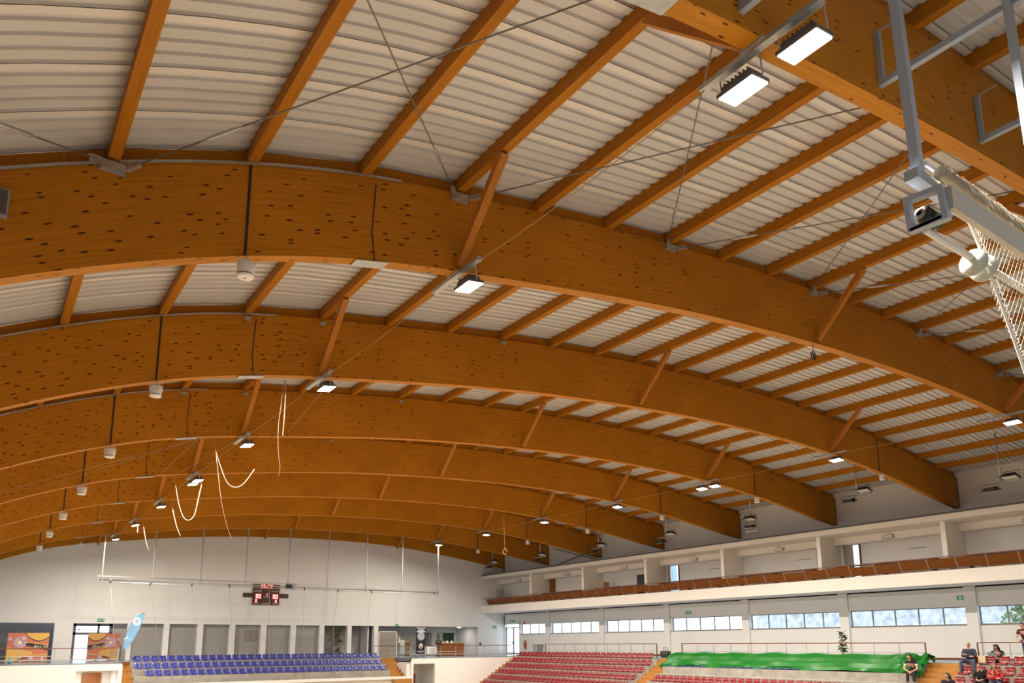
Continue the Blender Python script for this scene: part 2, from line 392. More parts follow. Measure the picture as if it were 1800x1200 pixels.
# --- end wall: lintel under the arch, piers between the openings
OTOP = 7.50
def EX(x, y=1115): return onY(x, y, YE).x
OPEN = [(EX(-60), EX(94.5)), (EX(127.5), EX(223)), (EX(232), EX(287)), (EX(297), EX(346.5)), (EX(356.7), EX(403.3)), (EX(413), EX(458.5)),
        (EX(468), EX(511)), (EX(520), EX(561.7)), (EX(570), EX(610.8)), (EX(618), EX(657.5)), (EX(665), EX(841))]
TH = .42
mb = MB()
xs = [XL+(XW+.3-XL)*i/40 for i in range(41)]
for a, b in zip(xs, xs[1:]):
    mb.prism([(a,YE,OTOP),(b,YE,OTOP),(b,YE,zt(b)+.35),(a,YE,zt(a)+.35)], (0,TH,0))
edges = [XL] + [v for o in OPEN for v in o] + [XW]
for a, b in zip(edges[0::2], edges[1::2]): mb.box((a,YE,WE-.3),(b,YE+TH,OTOP))
struct(mb.build('wall_end', M['white']))
# balcony floor at the end wall: left part, part behind the blue stand, right part
XA0, XA1 = .1495*YB, .5275*YB
mb = MB().box((XL,YB,WE-.22),(XA0,YE+6,WE)).box((XA0,54.0,WE-.22),(XA1,YE+6,WE)).box((XA1,YB,WE-.22),(36.2,YE+6,WE)).box((36.2,49.9,WE-.22),(XW,YE+6,WE-.002))
struct(mb.build('floor_balcony', M['vinyl']))
# white front of the balcony with the two openings under it
LOW = CAMZ-1.46
mb = MB().box((XL,YB-.04,0),(.1031*YB,YB+.16,LOW)).box((XL,YB-.04,LOW),(XA0,YB+.16,WE-.05)).box((.147*YB,YB-.04,0),(XA0,YB+.16,LOW))
mb.box((XA0-.15,YB,0),(XA0,54.5,WE-.05))
mb.box((XA1,YB-.04,LOW),(XW,YB+.16,WE-.05)).box((XA1,YB-.04,0),(XA1+.18,YB+.16,LOW)).box((.5665*YB,YB-.04,0),(XW,YB+.16,LOW))
mb.box((XA0,YB-.06,CAMZ-2.50),(XA1+.1,YB+.10,CAMZ-2.31))
struct(mb.build('wall_balcony', M['white']))
struct(MB().box((XA0,YB+.3,0),(XA1,YB+.5,CAMZ-2.4)).build('wall_understand', M['cream']))
# rooms under the balcony
mb = MB().box((3.6,YB+3.2,0),(9,YB+3.4,LOW+.3)); mb.box((7.6,YB+.5,0),(7.7,YB+3.2,LOW+.3)); mb.box((3.5,YB+.2,LOW+.02),(7.6,YB+3.2,LOW+.12))
struct(mb.build('wall_store', M['cream']))
mb = MB().box((XA1-.5,YB+3,0),(32,YB+3.2,LOW+.3)); mb.box((29.1,YB+.2,0),(29.2,YB+3,LOW+.3)); mb.box((XA1,YB+.2,LOW+.02),(32,YB+3,LOW+.12))
struct(mb.build('wall_passage', M['white']))
# recess backs behind the openings of the end wall
def back(name, k, d, m, x0=None, x1=None):
    a, b = OPEN[k]; return struct(MB().box((x0 if x0 is not None else a-.3, YE+d, WE),(x1 if x1 is not None else b+.3, YE+d+.1, OTOP+.2)).build(name, m))
back('wall_niche', 0, 1.2, M['darkwall'])
for k in (2,3,4,5,6,7): 
    o = back('window_%d' % (k-1), k, .36, M['greyglass'])
mb = MB().box((OPEN[8][0]-.3,YE+1.9,WE),(OPEN[9][1]+.2,YE+2.0,OTOP+.3)).box((OPEN[8][0]-.35,YE+TH,WE),(OPEN[8][0]-.25,YE+1.9,OTOP+.3)).box((OPEN[9][1]+.15,YE+TH,WE),(OPEN[9][1]+.25,YE+1.9,OTOP+.3)).box((OPEN[8][0]-.3,YE+TH,OTOP+.1),(OPEN[9][1]+.2,YE+1.9,OTOP+.2))
struct(mb.build('wall_lobby', M['greywall']))
# reception room
RX0, RX1 = OPEN[10]
mb = MB().box((RX0-1,YE+4.6,WE),(RX1+3,YE+4.7,OTOP+.3)).box((RX0-.8,YE+TH,WE),(RX0-.7,YE+4.6,OTOP+.3)).box((RX1+.35,YE+TH,WE),(RX1+.5,YE+4.6,OTOP+.3))
mb.box((RX0-1,YE+TH,OTOP+.02),(RX1+.5,YE+4.7,OTOP+.12))
struct(mb.build('wall_reception', M['white']))
# --- right wall with its window strips
SILL, WTOP = 6.81, 7.745
WY = [(onX(a,1100,42.08).y, onX(b,1100,42.08).y, n) for a, b, n in ((963,919,3),(1058,972.5,5),(1172,1068.5,5),(1311,1184.5,5),(1484,1323.5,5),(1708,1499,5))]
WY = [(min(a,b), max(a,b), n) for a, b, n in WY]; WY.append((WY[-1][0]-7.0+.02, WY[-1][1]-7.0, 5)); WY.append((WY[-1][0]-7.0, WY[-1][1]-7.0, 5))
DY = (onX(917,1120,42.08).y, onX(891.5,1120,42.08).y)            # glazed double door at the far end
mb = MB().box((XW,-8,0),(42.1,DY[0],SILL)).box((XW,-8,WTOP),(42.1,YE,OTOP+1.3)).box((XW,DY[0],0),(42.1,DY[1],WR)).box((XW,DY[1],0),(42.1,YE,OTOP+1))
ed = sorted([v for w in WY for v in w[:2]] + [-8, DY[0]])
for a, b in zip(ed[0::2], ed[1::2]): mb.box((XW,a,SILL-.1),(42.1,b,WTOP+.1))
# gallery back wall with two open doorways, and the clerestory wall above the gallery
GD = [(onX(1193,1000,XW).y, onX(1176,1000,XW).y), (onX(1512,980,XW).y, onX(1487,980,XW).y)]
g0 = OTOP+1.2; dt = 11.56
mb.box((XW,-8,g0),(42.1,GD[1][0],dt)).box((XW,GD[1][1],g0),(42.1,GD[0][0],dt)).box((XW,GD[0][1],g0),(42.1,YE,dt)).box((XW,-8,dt),(42.1,YE,17.5))
for a, b in GD: mb.box((XW,a,g0),(42.1,b,9.5))
struct(mb.build('wall_right', M['white']))
# shallow piers between the windows
for k in range(1, 8):
    yc = (WY[k][1]+WY[k-1][0])/2
    mb = MB().box((XW-.12,yc-.28,WR),(XW,yc+.28,8.75)); struct(mb.build('trim_%d' % k, M['white']))
# vestibules behind the gallery doors
mb = MB()
for a, b in GD:
    mb.box((44.3,a-1.5,9.2),(44.4,a+.35*(b-a)+1.0,12.4)).box((42.1,a-1.6,9.3),(44.4,b+2.4,9.45)); mb.box((42.1,b+1.6,9.3),(44.4,b+1.7,12.4))
struct(mb.build('wall_vestibule', mat('pale_blue_paint', (.32,.46,.60), .7)))
# windows as separate pieces
for k, (a, b, n) in enumerate(WY):
    w = link('window_%d' % (k+7), None); struct(w); w.location = (42.04, a, SILL)
    ln = b-a; h = WTOP-SILL; mb = MB()
    mb.box((-.03,0,0),(.03,ln,.05)).box((-.03,0,h-.05),(.03,ln,h)).box((-.03,0,0),(.03,.05,h)).box((-.03,ln-.05,0),(.03,ln,h)); mb.build('window_frame', M['frame'], w)
    for q in range(1, n): MB().box((-.03,ln*q/n-.03,.05),(.03,ln*q/n+.03,h-.05)).build('mullion', M['frame'], w)
    for q in range(n): MB().box((-.004,ln*q/n+.03,.04),(.004,ln*(q+1)/n-.03,h-.04)).build('pane', M['glass'], w)
    MB().box((-.26,0,-.03),(-.03,ln,0)).build('sill', M['frame'], w)
w = link('door_1', None); struct(w); w.location = (42.0, DY[0], WR); ln = DY[1]-DY[0]; h = OTOP-.02-WR
mb = MB().box((-.04,0,0),(.04,.07,h)).box((-.04,ln-.07,0),(.04,ln,h)).box((-.04,0,h-.08),(.04,ln,h)).box((-.04,ln/2-.06,0),(.04,ln/2+.06,h)).box((-.04,0,0),(.04,ln,.1)); mb.build('door_frame', M['frame'], w)
for q in (0, 1): MB().box((-.005,q*ln/2+.06,.1),(.005,(q+1)*ln/2-.06,h-.08)).build('pane', M['glass'], w)
for q in (0, 1): MB().box((-.09,ln/2-.12+q*.2,.85),(-.04,ln/2-.09+q*.2,1.15)).build('door_handle', M['black'], w)
# --- gallery along the right wall
mb = MB().box((XG,6,8.77),(XW,YE,9.45)).box((XG,6,11.95),(42,YE,12.24))
struct(mb.build('wall_gallery', M['cream']))
struct(MB().box((XG-.05,6,12.24),(42,YE,12.33)).build('trim_20', M['darkgrey']))
struct(MB().box((41.15,6,11.55),(XW,YE,11.95)).build('trim_21', M['cream']))
for k in range(2, 8):
    struct(MB().box((XG+.46,FY[k]-.1,9.45),(XW,FY[k]+.14,11.95)).build('wall_partition', M['cream']))
# closed brown doors of the gallery
for a, b, y0, y1 in ((965,977.5,1021,1043), (1439,1446.5,964,999)):
    ya, yb = sorted((onX(a,1000,XW).y, onX(b,1000,XW).y))
    d = link('door_%d' % (2 if a < 1000 else 3), None, None, (XW-.03, ya, 9.45)); struct(d)
    MB().box((-.03,0,0),(.03,yb-ya,2.1)).build('door_leaf', M['door'], d)
    mb = MB().box((-.05,-.08,0),(.03,0,2.18)).box((-.05,yb-ya,0),(.03,yb-ya+.08,2.18)).box((-.05,-.08,2.1),(.03,yb-ya+.08,2.18)); mb.build('door_frame', M['cream'], d)
# open doors of the gallery
for q, (a, b) in enumerate(GD):
    d = link('door_%d' % (4+q), None, None, (XW-.02, b, 9.45)); struct(d)
    MB().box((-.06,-(b-a)-.08,0),(.10,-(b-a),2.16)).box((-.06,0,0),(.10,.07,2.16)).box((-.06,-(b-a)-.08,2.08),(.10,.07,2.16)).build('door_frame', M['brownrail'], d)
    lf = MB().box((-1.0,0,0),(0,.045,2.06)).build('door_leaf', M['greywall'], d); lf.rotation_euler = (0,0,radians(58 if q else 50)); lf.location = (-.02,.02,0)
    MB().box((-.94,-.05,.95),(-.84,.0,1.0)).build('door_handle', M['steel'], lf)
# --- right-hand stand: walkway, concrete steps
RX = [35.5-.70*k for k in range(9)]; RZ = [CAMZ-1.02-.415*k for k in range(9)]
struct(MB().box((36.25,-8,WR-.25),(XW,49.9,WR)).build('floor_walkway', M['vinyl']))
struct(MB().box((XW-.03,-8,WR),(XW,DY[0],WR+.10)).build('baseboard_right', M['brownrail']))
SECT = [(34.5,49.9), (17.9,33.3), (-8,16.3)]
AISLE = [(33.3,34.5), (16.3,17.9), (49.9,YB-.04)]
for q, (a, b) in enumerate(SECT):
    t = thing('concrete_stand', ['grey concrete stand steps carrying the long red seat rows below the end balcony', 'grey concrete stand steps under the green tarp', 'grey concrete stand steps at the right edge where spectators sit'][q], 'stand', (0,a,0), group='concrete stand sections')
    for k in range(8):
        top = RZ[k]; MB().box((RX[k]-.06,0,top-.5),(RX[k]+.70 if k else 36.3,b-a,top)).build('concrete_step', M['concrete'], t)
for q, (a, b) in enumerate(AISLE):
    t = thing('aisle_stairs', ['wooden aisle stairs between the red rows and the green tarp', 'wide wooden aisle stairs right of the green tarp', 'narrow wooden stairs along the white wall at the far end of the red rows'][q], 'stairs', (0,a,0), group='wooden aisle stairs')
    for k in range(14):
        x = 36.2-.35*k; z = WR-.02-.2075*k
        s_ = MB().box((x-.40,0,z-.40),(x,b-a,z-.01)).build('stair_step', M['stepwood'], t)
        if q == 0 and k % 2 == 0: MB().box((x-.42,0,z-.3),(x-.40,.10,z-.02)).build('dark_end', M['darkstep'], s_)
# --- blue stand in front of the end wall
BY = [52.8,52.0,51.2]; BZ = [CAMZ-1.03,CAMZ-1.456,CAMZ-1.87]
t = thing('concrete_stand', 'grey concrete stand steps carrying the three blue seat rows', 'stand', (0,0,0), group='concrete stand sections')
for k in range(3):
    MB().box((8.35,BY[k]-.05,BZ[k]-.5),(25.3,BY[k]+.8 if k else 54.2,BZ[k])).build('concrete_step', M['concrete'], t)
for q in range(20):
    MB().box((8.35+.85*q+.01,50.66,CAMZ-2.4),(8.35+.85*(q+1)-.01,50.72,BZ[2]-.5)).build('concrete_panel', M['concrete'], t)
MB().box((8.35,50.72,CAMZ-2.4),(25.3,51.2,BZ[2]-.48)).build('concrete_base', M['concrete'], t)
for q, (a, b) in enumerate(((XA0,8.35), (25.3,XA1))):
    t = thing('aisle_stairs', ['wooden stairs at the left end of the blue seats', 'wooden stairs at the right end of the blue seats'][q], 'stairs', (a,0,0), group='wooden aisle stairs')
    for k in range(8):
        y = 53.6-.40*k; z = WE-.01-.208*k
        MB().box((0 if q == 0 else -.12*0,y-.42,z-.35),(b-a,y,z)).build('stair_step', M['stepwood'], t)
struct(MB().box((XA1-.32,50.7,CAMZ-2.4),(XA1,54.2,WE-.42)).build('trim_30', M['white']))
# ================================================================== floodlights
def area_light(name, loc, rot, power, sx, sy, parent=None, col=(1,.91,.78), spread=pi):
    d = bpy.data.lights.new(name, 'AREA'); d.shape = 'RECTANGLE'; d.size = sx; d.size_y = sy; d.energy = power; d.color = col; d.spread = spread
    o = link(name, d, parent, loc); o.rotation_euler = rot; return o
FLX, FRX = px(3), px(15)
def floodlight(name, label, X, Y, Z, lit=True, tilt=0, group='lit floodlights under the frames', sx=.52, sy=.34, power=None):
    t = thing(name, label, 'floodlight', (X, Y, Z), 0, group)
    mb = MB().prism([(-sy/2,-sx/2,.02),(sy/2,-sx/2,.02),(sy/2,sx/2,.02),(-sy/2,sx/2,.02)], (0,0,.05))
    mb.prism([(-sy*.36,-sx*.40,.07),(sy*.36,-sx*.40,.07),(sy*.36,sx*.40,.07),(-sy*.36,sx*.40,.07)], (0,0,.08))
    mb.build('housing', M['darkgrey'], t)
    for q in range(7):
        y = -sx*.33+q*sx*.11
        MB().box((-sy*.34, y-.006, .15), (sy*.34, y+.006, .19)).build('cooling_fin', M['darkgrey'], t)
    MB().box((-sy*.46,-sx*.46,.008),(sy*.46,sx*.46,.021)).build('lens', M['lamp_glow'] if lit else M['lamp_off'], t)
    mb = MB().bar((0,-sx*.56,.05),(0,-sx*.56,.33),.03,.006); mb.bar((0,sx*.56,.05),(0,sx*.56,.33),.03,.006); mb.bar((0,-sx*.56,.33),(0,sx*.56,.33),.04,.006)
    mb.build('bracket', M['steel'], t)
    t.rotation_euler = (0, tilt, 0)
    if lit: area_light('lamp_light', (0,0,-.005), (0,0,0), power or FLOOD_W, sy*.9, sx*.9, t, spread=radians(174))
    return t
WHICH = ['the nearest', 'the largest', 'the second', 'the third', 'the fourth', 'the fifth', 'the sixth', 'the seventh']
for k in range(8):
    Y = FY[k]
    for side, X in (('left', FLX), ('right', FRX)):
        z = zb(X)
        if k == 0 and side == 'right': continue
        two = (k == 0) or (k == 4 and side == 'left') or (k == 3 and side == 'right')
        t = thing('light_rail', 'galvanised %s light rail under %s arched frame' % (side+'-hand', WHICH[k]), 'rail', (X, Y, z), 0, 'light rails under the frames')
        MB().bar((0,-.75,-.06),(0,.95,-.06),.10,.06).build('channel', M['steel'], t)
        mb = MB().box((-.07,-.03,-.03),(.07,.30,0)); mb.build('mounting_plate', M['steel'], t)
        offs = (-.42, .42) if two else (-.18,)
        for q, dy in enumerate(offs):
            lab = '%slit floodlight under %s arched frame on the %s-hand light rail' % (('nearer ' if q == 0 else 'farther ') if two else '', WHICH[k], side)
            floodlight('floodlight', lab, X+.12, Y+dy, z-.38, True, radians(-8) if side == 'left' else radians(8))
# ================================================================== seats
def seat_mesh(mt):
    # moulded bucket seat, front edge at x=0, back to +x, width along y
    prof = [(.00,.03),(.02,.085),(.10,.075),(.30,.06),(.36,.10),(.40,.24),(.43,.37)]
    wid = [.21,.215,.215,.21,.215,.215,.19]; mb = MB(); n = 5; vs = []; fs = []
    for (x, z), w in zip(prof, wid):
        for j in range(n):
            u = -1+2*j/(n-1); dish = .03*(u*u)
            vs.append((x-(.03*u*u if z > .09 else 0), w*u, z+(dish if x > .05 and z < .12 else 0)-(.03*(abs(u) < .3) if z > .36 else 0)))
    for i in range(len(prof)-1):
        for j in range(n-1): fs.append((i*n+j, i*n+j+1, (i+1)*n+j+1, (i+1)*n+j))
    mb.add(vs, fs, 0, True)
    vs2 = [(x+.012, y, z-.014) for x, y, z in vs]; mb.add(vs2, [f[::-1] for f in fs], 0, True)
    m = len(prof); rim = [j for j in range(n)]+[i*n+n-1 for i in range(1, m)]+[(m-1)*n+j for j in range(n-2, -1, -1)]+[i*n for i in range(m-2, 0, -1)]
    q = [vs[i] for i in rim]+[vs2[i] for i in rim]; r = len(rim)
    mb.add(q, [(i, (i+1) % r, r+(i+1) % r, r+i) for i in range(r)])
    mb.box((.04,-.12,0),(.30,.12,.055))
    return mb.mesh('stadium_seat', mt)
sm_red, sm_blue, sm_navy = seat_mesh(M['red']), seat_mesh(M['blue']), seat_mesh(M['navy'])
ROWN = ['top row', 'second row', 'third row', 'fourth row', 'fifth row', 'sixth row']
def seats(me, name, color, spots, rz, group, where):
    for r, pts in spots:
        for i, p in enumerate(pts):
            o = link('stadium_seat', me, None, p); o.rotation_euler = (0,0,rz)
            tag(o, '%s seat, %s from the left, %s %s' % (color, nth(i+1), ROWN[r], where), 'seat', group)
P = .505
spots = []
for k in range(6):
    n = int((49.8-34.5)/P)+(-1 if k == 0 else 0); spots.append((k, [(RX[k], 49.75-P*(i+.5), RZ[k]) for i in range(n)]))
seats(sm_red, '', 'red', spots, 0, 'red seats beside the end balcony', 'beside the end balcony')
spots = [(k, [(RX[k], 33.1-P*(i+.5), RZ[k]) for i in range(29)]) for k in (3,)]
seats(sm_red, '', 'red', spots, 0, 'red seats below the green tarp', 'below the green tarp')
spots = [(1, [(RX[1], 33.0-P*(i+.5), RZ[1]) for i in range(19)])]
seats(sm_navy, '', 'navy blue', spots, 0, 'navy seats half hidden under the tarp', 'half hidden under the green tarp')
P3 = .565
spots = [(k, [(RX[k], 16.25-(.0 if k else .12)-P3*(i+.5), RZ[k]) for i in range(7)]) for k in range(4)]
seats(sm_red, '', 'red', spots, 0, 'red seats where spectators sit', 'at the right edge among the spectators')
spots = []
for k in range(3):
    x0 = 8.5 if k < 2 else 9.0; spots.append((k, [(x0+P*(i+.5), BY[k], BZ[k]) for i in range(33 if k < 2 else 32)]))
seats(sm_blue, '', 'blue', spots, pi/2, 'blue seats before the end wall', 'before the end wall')
# ================================================================== things hanging in the roof
# cylinder speakers hung under the frames, their cable clipped to the face of the beam
def speaker_meshes():
    body = MB().lathe([(0,.0),(.085,.0),(.10,.012),(.10,.045)],18).mesh('grille', M['plastic_white'])
    band = MB().lathe([(.098,.045),(.098,.06)],18).mesh('band', M['darkgrey'])
    shell = MB().lathe([(.102,.06),(.104,.24),(.09,.262),(0,.265)],18).mesh('body', M['plastic_white'])
    yoke = MB().tube([(-.108,0,.14),(-.108,0,.29),(0,0,.33),(.108,0,.29),(.108,0,.14)],.008,6).mesh('yoke', M['plastic_white'])
    hole = MB().lathe([(0,-.002),(.016,-.002),(.016,.004)],10).mesh('driver', M['darkgrey'])
    return body, band, shell, yoke, hole
spk = speaker_meshes()
for k in range(1, 9):
    for side, i in (('left', 1), ('right', 17)):
        if k == 8 or (k == 1 and side == 'right'): continue
        X = px(i)+(-.02 if side == 'left' else .05); z = zb(X)
        t = thing('cylinder_speaker', 'white cylinder speaker hanging under %s arched frame on the %s side' % (WHICH[k], side), 'speaker', (X, FY[k]-.10, z-.42), group='cylinder speakers')
        for n, me in zip(('grille','band','body','yoke','driver'), spk): link(n, me, t)
        MB().tube([(0,0,.33),(.03,.02,.40),(0,.08,.45)],.007,6).build('lead', M['rope'], t)
        sy, sz_ = (1.25,1.0) if k < 3 else (1.45,1.1)
        MB().box((-.016,.085/sy,.43),(.016,.099/sy,(.40+DEP)/sz_)).build('cable_duct', M['black'], t)
        t.scale = (1.25,1.25,1.0) if k < 3 else (1.45,1.45,1.1)
# odd speaker turned sideways by the last left frame
t = copy_tree([o for o in COL.objects if o.name.startswith('cylinder_speaker')][0], (5.4, FY[7]+4.5, zb(5.4)-.1), 0, 'small white speaker tilted sideways against the last frame at the far left', 'cylinder speakers')
t.rotation_euler = (0, radians(60), radians(30))
# supply wires slung between the floodlights
for side, X in (('left', FLX), ('right', FRX)):
    for k in range(0, 7):
        a = Vector((X, FY[k]+.9, zb(X)-.10)); b = Vector((X, FY[k+1]-.7, zb(X)-.10))
        pts = [a.lerp(b, q/8)-Vector((0,0,.07*(1-(2*q/8-1)**2))) for q in range(9)]
        tag(MB().tube(pts, .007, 5).build('supply_wire', M['rope']), 'thin pale wire slung between %s and %s frames on the %s light line' % (WHICH[k], WHICH[k+1].replace('the ',''), side), 'wire', 'supply wires')
# pulley wheel under the largest frame
p = onY(1430, 625, FY[1]+.1)
t = thing('pulley_wheel', 'small black spoked pulley wheel hanging under the largest frame', 'pulley', tuple(p))
mb = MB(); R = .115
mb.tube([(R*cos(2*pi*q/16),0,R*sin(2*pi*q/16)) for q in range(17)], .016, 6, cap=False); mb.build('rim', M['black'], t)
for q in range(3): MB().bar((R*cos(pi*q/3),0,R*sin(pi*q/3)),(-R*cos(pi*q/3),0,-R*sin(pi*q/3)),.018,.018,up=(0,1,0)).build('spoke', M['black'], t)
MB().tube([(0,0,R),(.02,0,R+.1),(0,0,zb(p.x)-p.z)],.008,6).build('hanger', M['black'], t)
# ropes hanging in loops from the frames
def rope(label, Y, pts, r=.018, m='rope'):
    r = r*.6
    P_ = [onY(x, y, Y) for x, y in pts]; Q = []
    n = len(P_)
    for i in range(n-1):
        p0, p1, p2, p3 = P_[max(i-1,0)], P_[i], P_[i+1], P_[min(i+2,n-1)]
        for q in range(4):
            u = q/4; Q.append(.5*((2*p1)+(p2-p0)*u+(2*p0-5*p1+4*p2-p3)*u*u+(3*p1-p0-3*p2+p3)*u**3))
    Q.append(P_[-1]); return tag(MB().tube(Q, r, 6).build('hanging_rope', M[m]), label, 'rope', 'ropes hanging from the frames')
yk = [f+.12 for f in FY]
rope('thick pale rope hanging straight below the second large frame', yk[2], [(502,668),(501,700),(499,735),(496,768)], .022)
rope('thin rope dropping in a long curl beside the thick pale rope', yk[2], [(499,668),(494,710),(489,750),(489,795),(492,820),(489,838)], .010)
rope('pale rope hanging in a short loop below the fourth frame, left of the loops', yk[3], [(372,768),(385,812),(398,846),(412,856),(428,850),(447,825)], .016)
rope('thin rope falling far down toward the scoreboard', yk[3], [(376,768),(382,820),(389,880),(399,925),(408,948)], .011)
rope('long pale rope hanging below the fifth arched frame', yk[5], [(301,876),(303,890),(306,905),(311,926),(318,943)], .022)
rope('pale rope looping up again below the fourth frame', yk[4], [(306,832),(309,855),(314,885),(322,908),(332,914),(342,904),(350,870),(357,840)], .018)
rope('short rope with a red-tipped end near the far left floodlights', yk[6], [(244,904),(243,915),(242,930),(242,935)], .022)
rope('thin slack rope beside the far left floodlights', yk[6], [(247,885),(249,900),(252,922),(257,952),(262,968)], .014)
rope('rope loop hanging high in the middle of the third frame', yk[4], [(492,800),(488,812),(488,823),(493,824),(496,815),(495,803)], .010)
o = rope('thin rope with a knotted loop hanging on the right before the last frames', yk[5], [(885.5,903),(886,930),(887,962)], .020)
t = thing('rope_knot', 'knotted rope end hanging on the right before the last frames', 'rope', tuple(onY(887.5,970,yk[5])))
MB().tube([(.16*cos(q*pi/6), 0, .16*sin(q*pi/6)+.02) for q in range(0,11)], .028, 6).build('loop', M['rope'], t)
MB().ball((0,0,.22),.07).build('knot', M['rope'], t)
# slender lines fanning out on the left
for q, (a, b, k1, k2) in enumerate((((0,865),(240,800),3,3),((240,800),(372,765),3,3),((60,860),(352,770),4,3),((280,835),(352,768),4,3),((505,760),(572,682),3,2),((600,625),(672,570),2,2),((300,840),(560,690),4,3))):
    tag(MB().tube([onY(*a,yk[k1]), onY(*b,yk[k2]-.3)], .007, 5).build('guy_line', M['rope']), '%s thin guy line strung below the left part of the frames, counted from the left' % nth(q+1), 'line', 'guy lines')
# unlit floodlights hung from the purlins beside the right wall
def roof_hit(x, y, Xr): return onX(x, y, Xr)
SPOTS = [((1751,779),(1763,846),1),((1503,826),(1510,868),1),((1317,868),(1321,905),2),((1171,913),(1172,943),1),((1052,954),(1052,962),1),((949,955),(950,978),1),((866,972),(866,990),1)]
XH = 36.6
WHR = ['right edge of the picture', 'second from the right', 'third from the right, both lamps stacked in a frame', 'fourth from the right', 'fifth from the right', 'sixth from the right', 'farthest, beside the end wall']
for q, (a, b, n) in enumerate(SPOTS):
    top = onX(*a, XH); bot = onX(*b, XH); Y = top.y; zr = zt(XH)
    Y = (FY[2]+FY[1])/2+.4 + 7*(q-0) if False else top.y
    t = thing('hanging_floodlight', 'unlit floodlight pair on a pole, %s' % WHR[q], 'floodlight', (XH, Y, bot.z), 0, 'unlit floodlights along the right wall')
    MB().tube([(0,0,0),(0,0,zr-bot.z)], .035, 8).build('pole', M['greyrail'], t)
    MB().bar((0,-.75,-.03),(0,.75,-.03),.09,.06).build('crossbar', M['greyrail'], t)
    for w, (dy, dz, ry) in enumerate(((.42,-.36,.5), (-.42,.10,-.4)) if q != 2 else ((0,-.75,.3), (0,-.25,-.2))):
        mb = MB().prism([(-.24,-.34,0),(.24,-.34,0),(.24,.34,0),(-.24,.34,0)], (0,0,.05)); mb.prism([(-.16,-.25,.05),(.16,-.25,.05),(.16,.25,.05),(-.16,.25,.05)], (0,0,.12))
        h = mb.build('lamp_housing', M['black'], t, (-.1, dy, dz)); h.rotation_euler = (0, -ry*.5, 0)
        MB().box((-.20,-.29,-.012),(.20,.29,.0)).build('lens', M['lamp_off'], h)
        MB().tube([(0,-.37,.02),(0,-.37,.30),(0,.37,.30),(0,.37,.02)],.014,6).build('bracket', M['darkgrey'], h)
    if q == 2:
        mb = MB()
        for s_ in (-1,1): mb.bar((0,s_*.36,0),(0,s_*.36,-.95),.04,.04)
        mb.bar((0,-.36,-.95),(0,.36,-.95),.04,.04); mb.bar((0,-.36,-.45),(0,.36,-.45),.04,.04); mb.build('cage', M['greyrail'], t)
# wall bracing wires above the gallery
for q, (a, b) in enumerate((((975,965),(1058,985)), ((978,993),(1024,974)))):
    tag(MB().tube([onX(*a,41.6), onX(*b,41.6)], .03, 6).build('wall_brace', M['darkgrey']), ['dark brace rod falling to the right above the far gallery', 'dark brace rod rising to the right above the far gallery'][q], 'brace', 'brace rods above the gallery')
# ================================================================== retractable safety nets (far and near end)
def net_rail(label, Y, z0, sgn, x_list, ropes):
    t = thing('net_rail', label, 'net rail', (0, Y, z0), group='suspended net rails'); x0, x1 = x_list[0], x_list[-1]
    for X in x_list:
        MB().bar((X,0,0),(X,0,zb(X)+ (0 if sgn > 0 else .3) -z0),.07,.07,up=(0,1,0)).build('hanger', M['greyrail'], t)
        mb = MB().bar((X,-.16,.03),(X,.16,.03),.03,.03).bar((X,-.16,-.36),(X,.16,-.36),.03,.03); mb.bar((X,-.16,.03),(X,-.16,-.36),.03,.03).bar((X,.16,.03),(X,.16,-.36),.03,.03); mb.build('roller_cage', M['greyrail'], t)
    MB().bar((x0-.25,0,0),(x1+.25,0,0),.08,.10).build('top_rail', M['greyrail'], t)
    MB().tube([(x0-.1,.05,-.22),(x1+.1,.05,-.22)],.045,8).build('roller', M['greyrail'], t)
    MB().tube([(x0-.1,-.08,-.36),(x1+.1,-.08,-.36)],.025,6).build('lower_rail', M['greyrail'], t)
    MB().box((x0+11.6,-.14,-.42),(x0+12.3,.14,.02)).build('motor_frame', M['greysteel'], t)
    MB().lathe([(0,-.2),(.13,-.2),(.13,.2),(0,.2)],12,(x0+11.8,-.16,-.2),axis=(1,0,0)).build('motor', M['black'], t)
    return t
YN = FY[7]-.12
far_x = [6.40,9.32,12.24,15.18,18.16,21.12,24.14,27.15,30.34]
far_net = net_rail('suspended net rail with nine hangers before the scoreboard wall', YN, 10.22, 1, far_x, True)
pul = [(194,1023),(268,1026),(337,1029),(403,1031),(475,1033),(535,1036),(594,1040),(653,1041),(756,1042)]
end = [(194,1110),(203,1160),(274,1100),(346,1108),(347,1180),(408,1110),(475,1094),(535,1094),(590,1096),(648,1096),(735,1100)]
PR = [((194,1023),(200,1105),(204,1160),(207,1200)), ((264,1027),(268,1060),(274,1100),(279,1160)), ((337,1029),(342,1070),(345,1110),(346,1195)), ((403,1031),(405,1065),(408,1110),(408,1195)),
      ((473.5,1033),(473.5,1075),(474,1200)), ((535,1036),(534,1070),(533.5,1200)), ((594,1040),(590,1070),(586,1100),(585.5,1195)), ((653,1041),(649,1070),(646,1098)), ((763,1043),(752,1062),(743,1085),(738,1105))]
for q, pts in enumerate(PR):
    b = onY(*pts[0],YN-.08); o0 = Vector((0,YN,10.22))
    c_ = MB().tube([onY(*p_,YN-.08)-o0 for p_ in pts], .014, 5).build('pulley_cord', M['cord'], far_net)
    MB().ball(b-o0+Vector((0,0,.06)),(.06,.06,.12)).build('pulley', M['darkgrey'], c_)
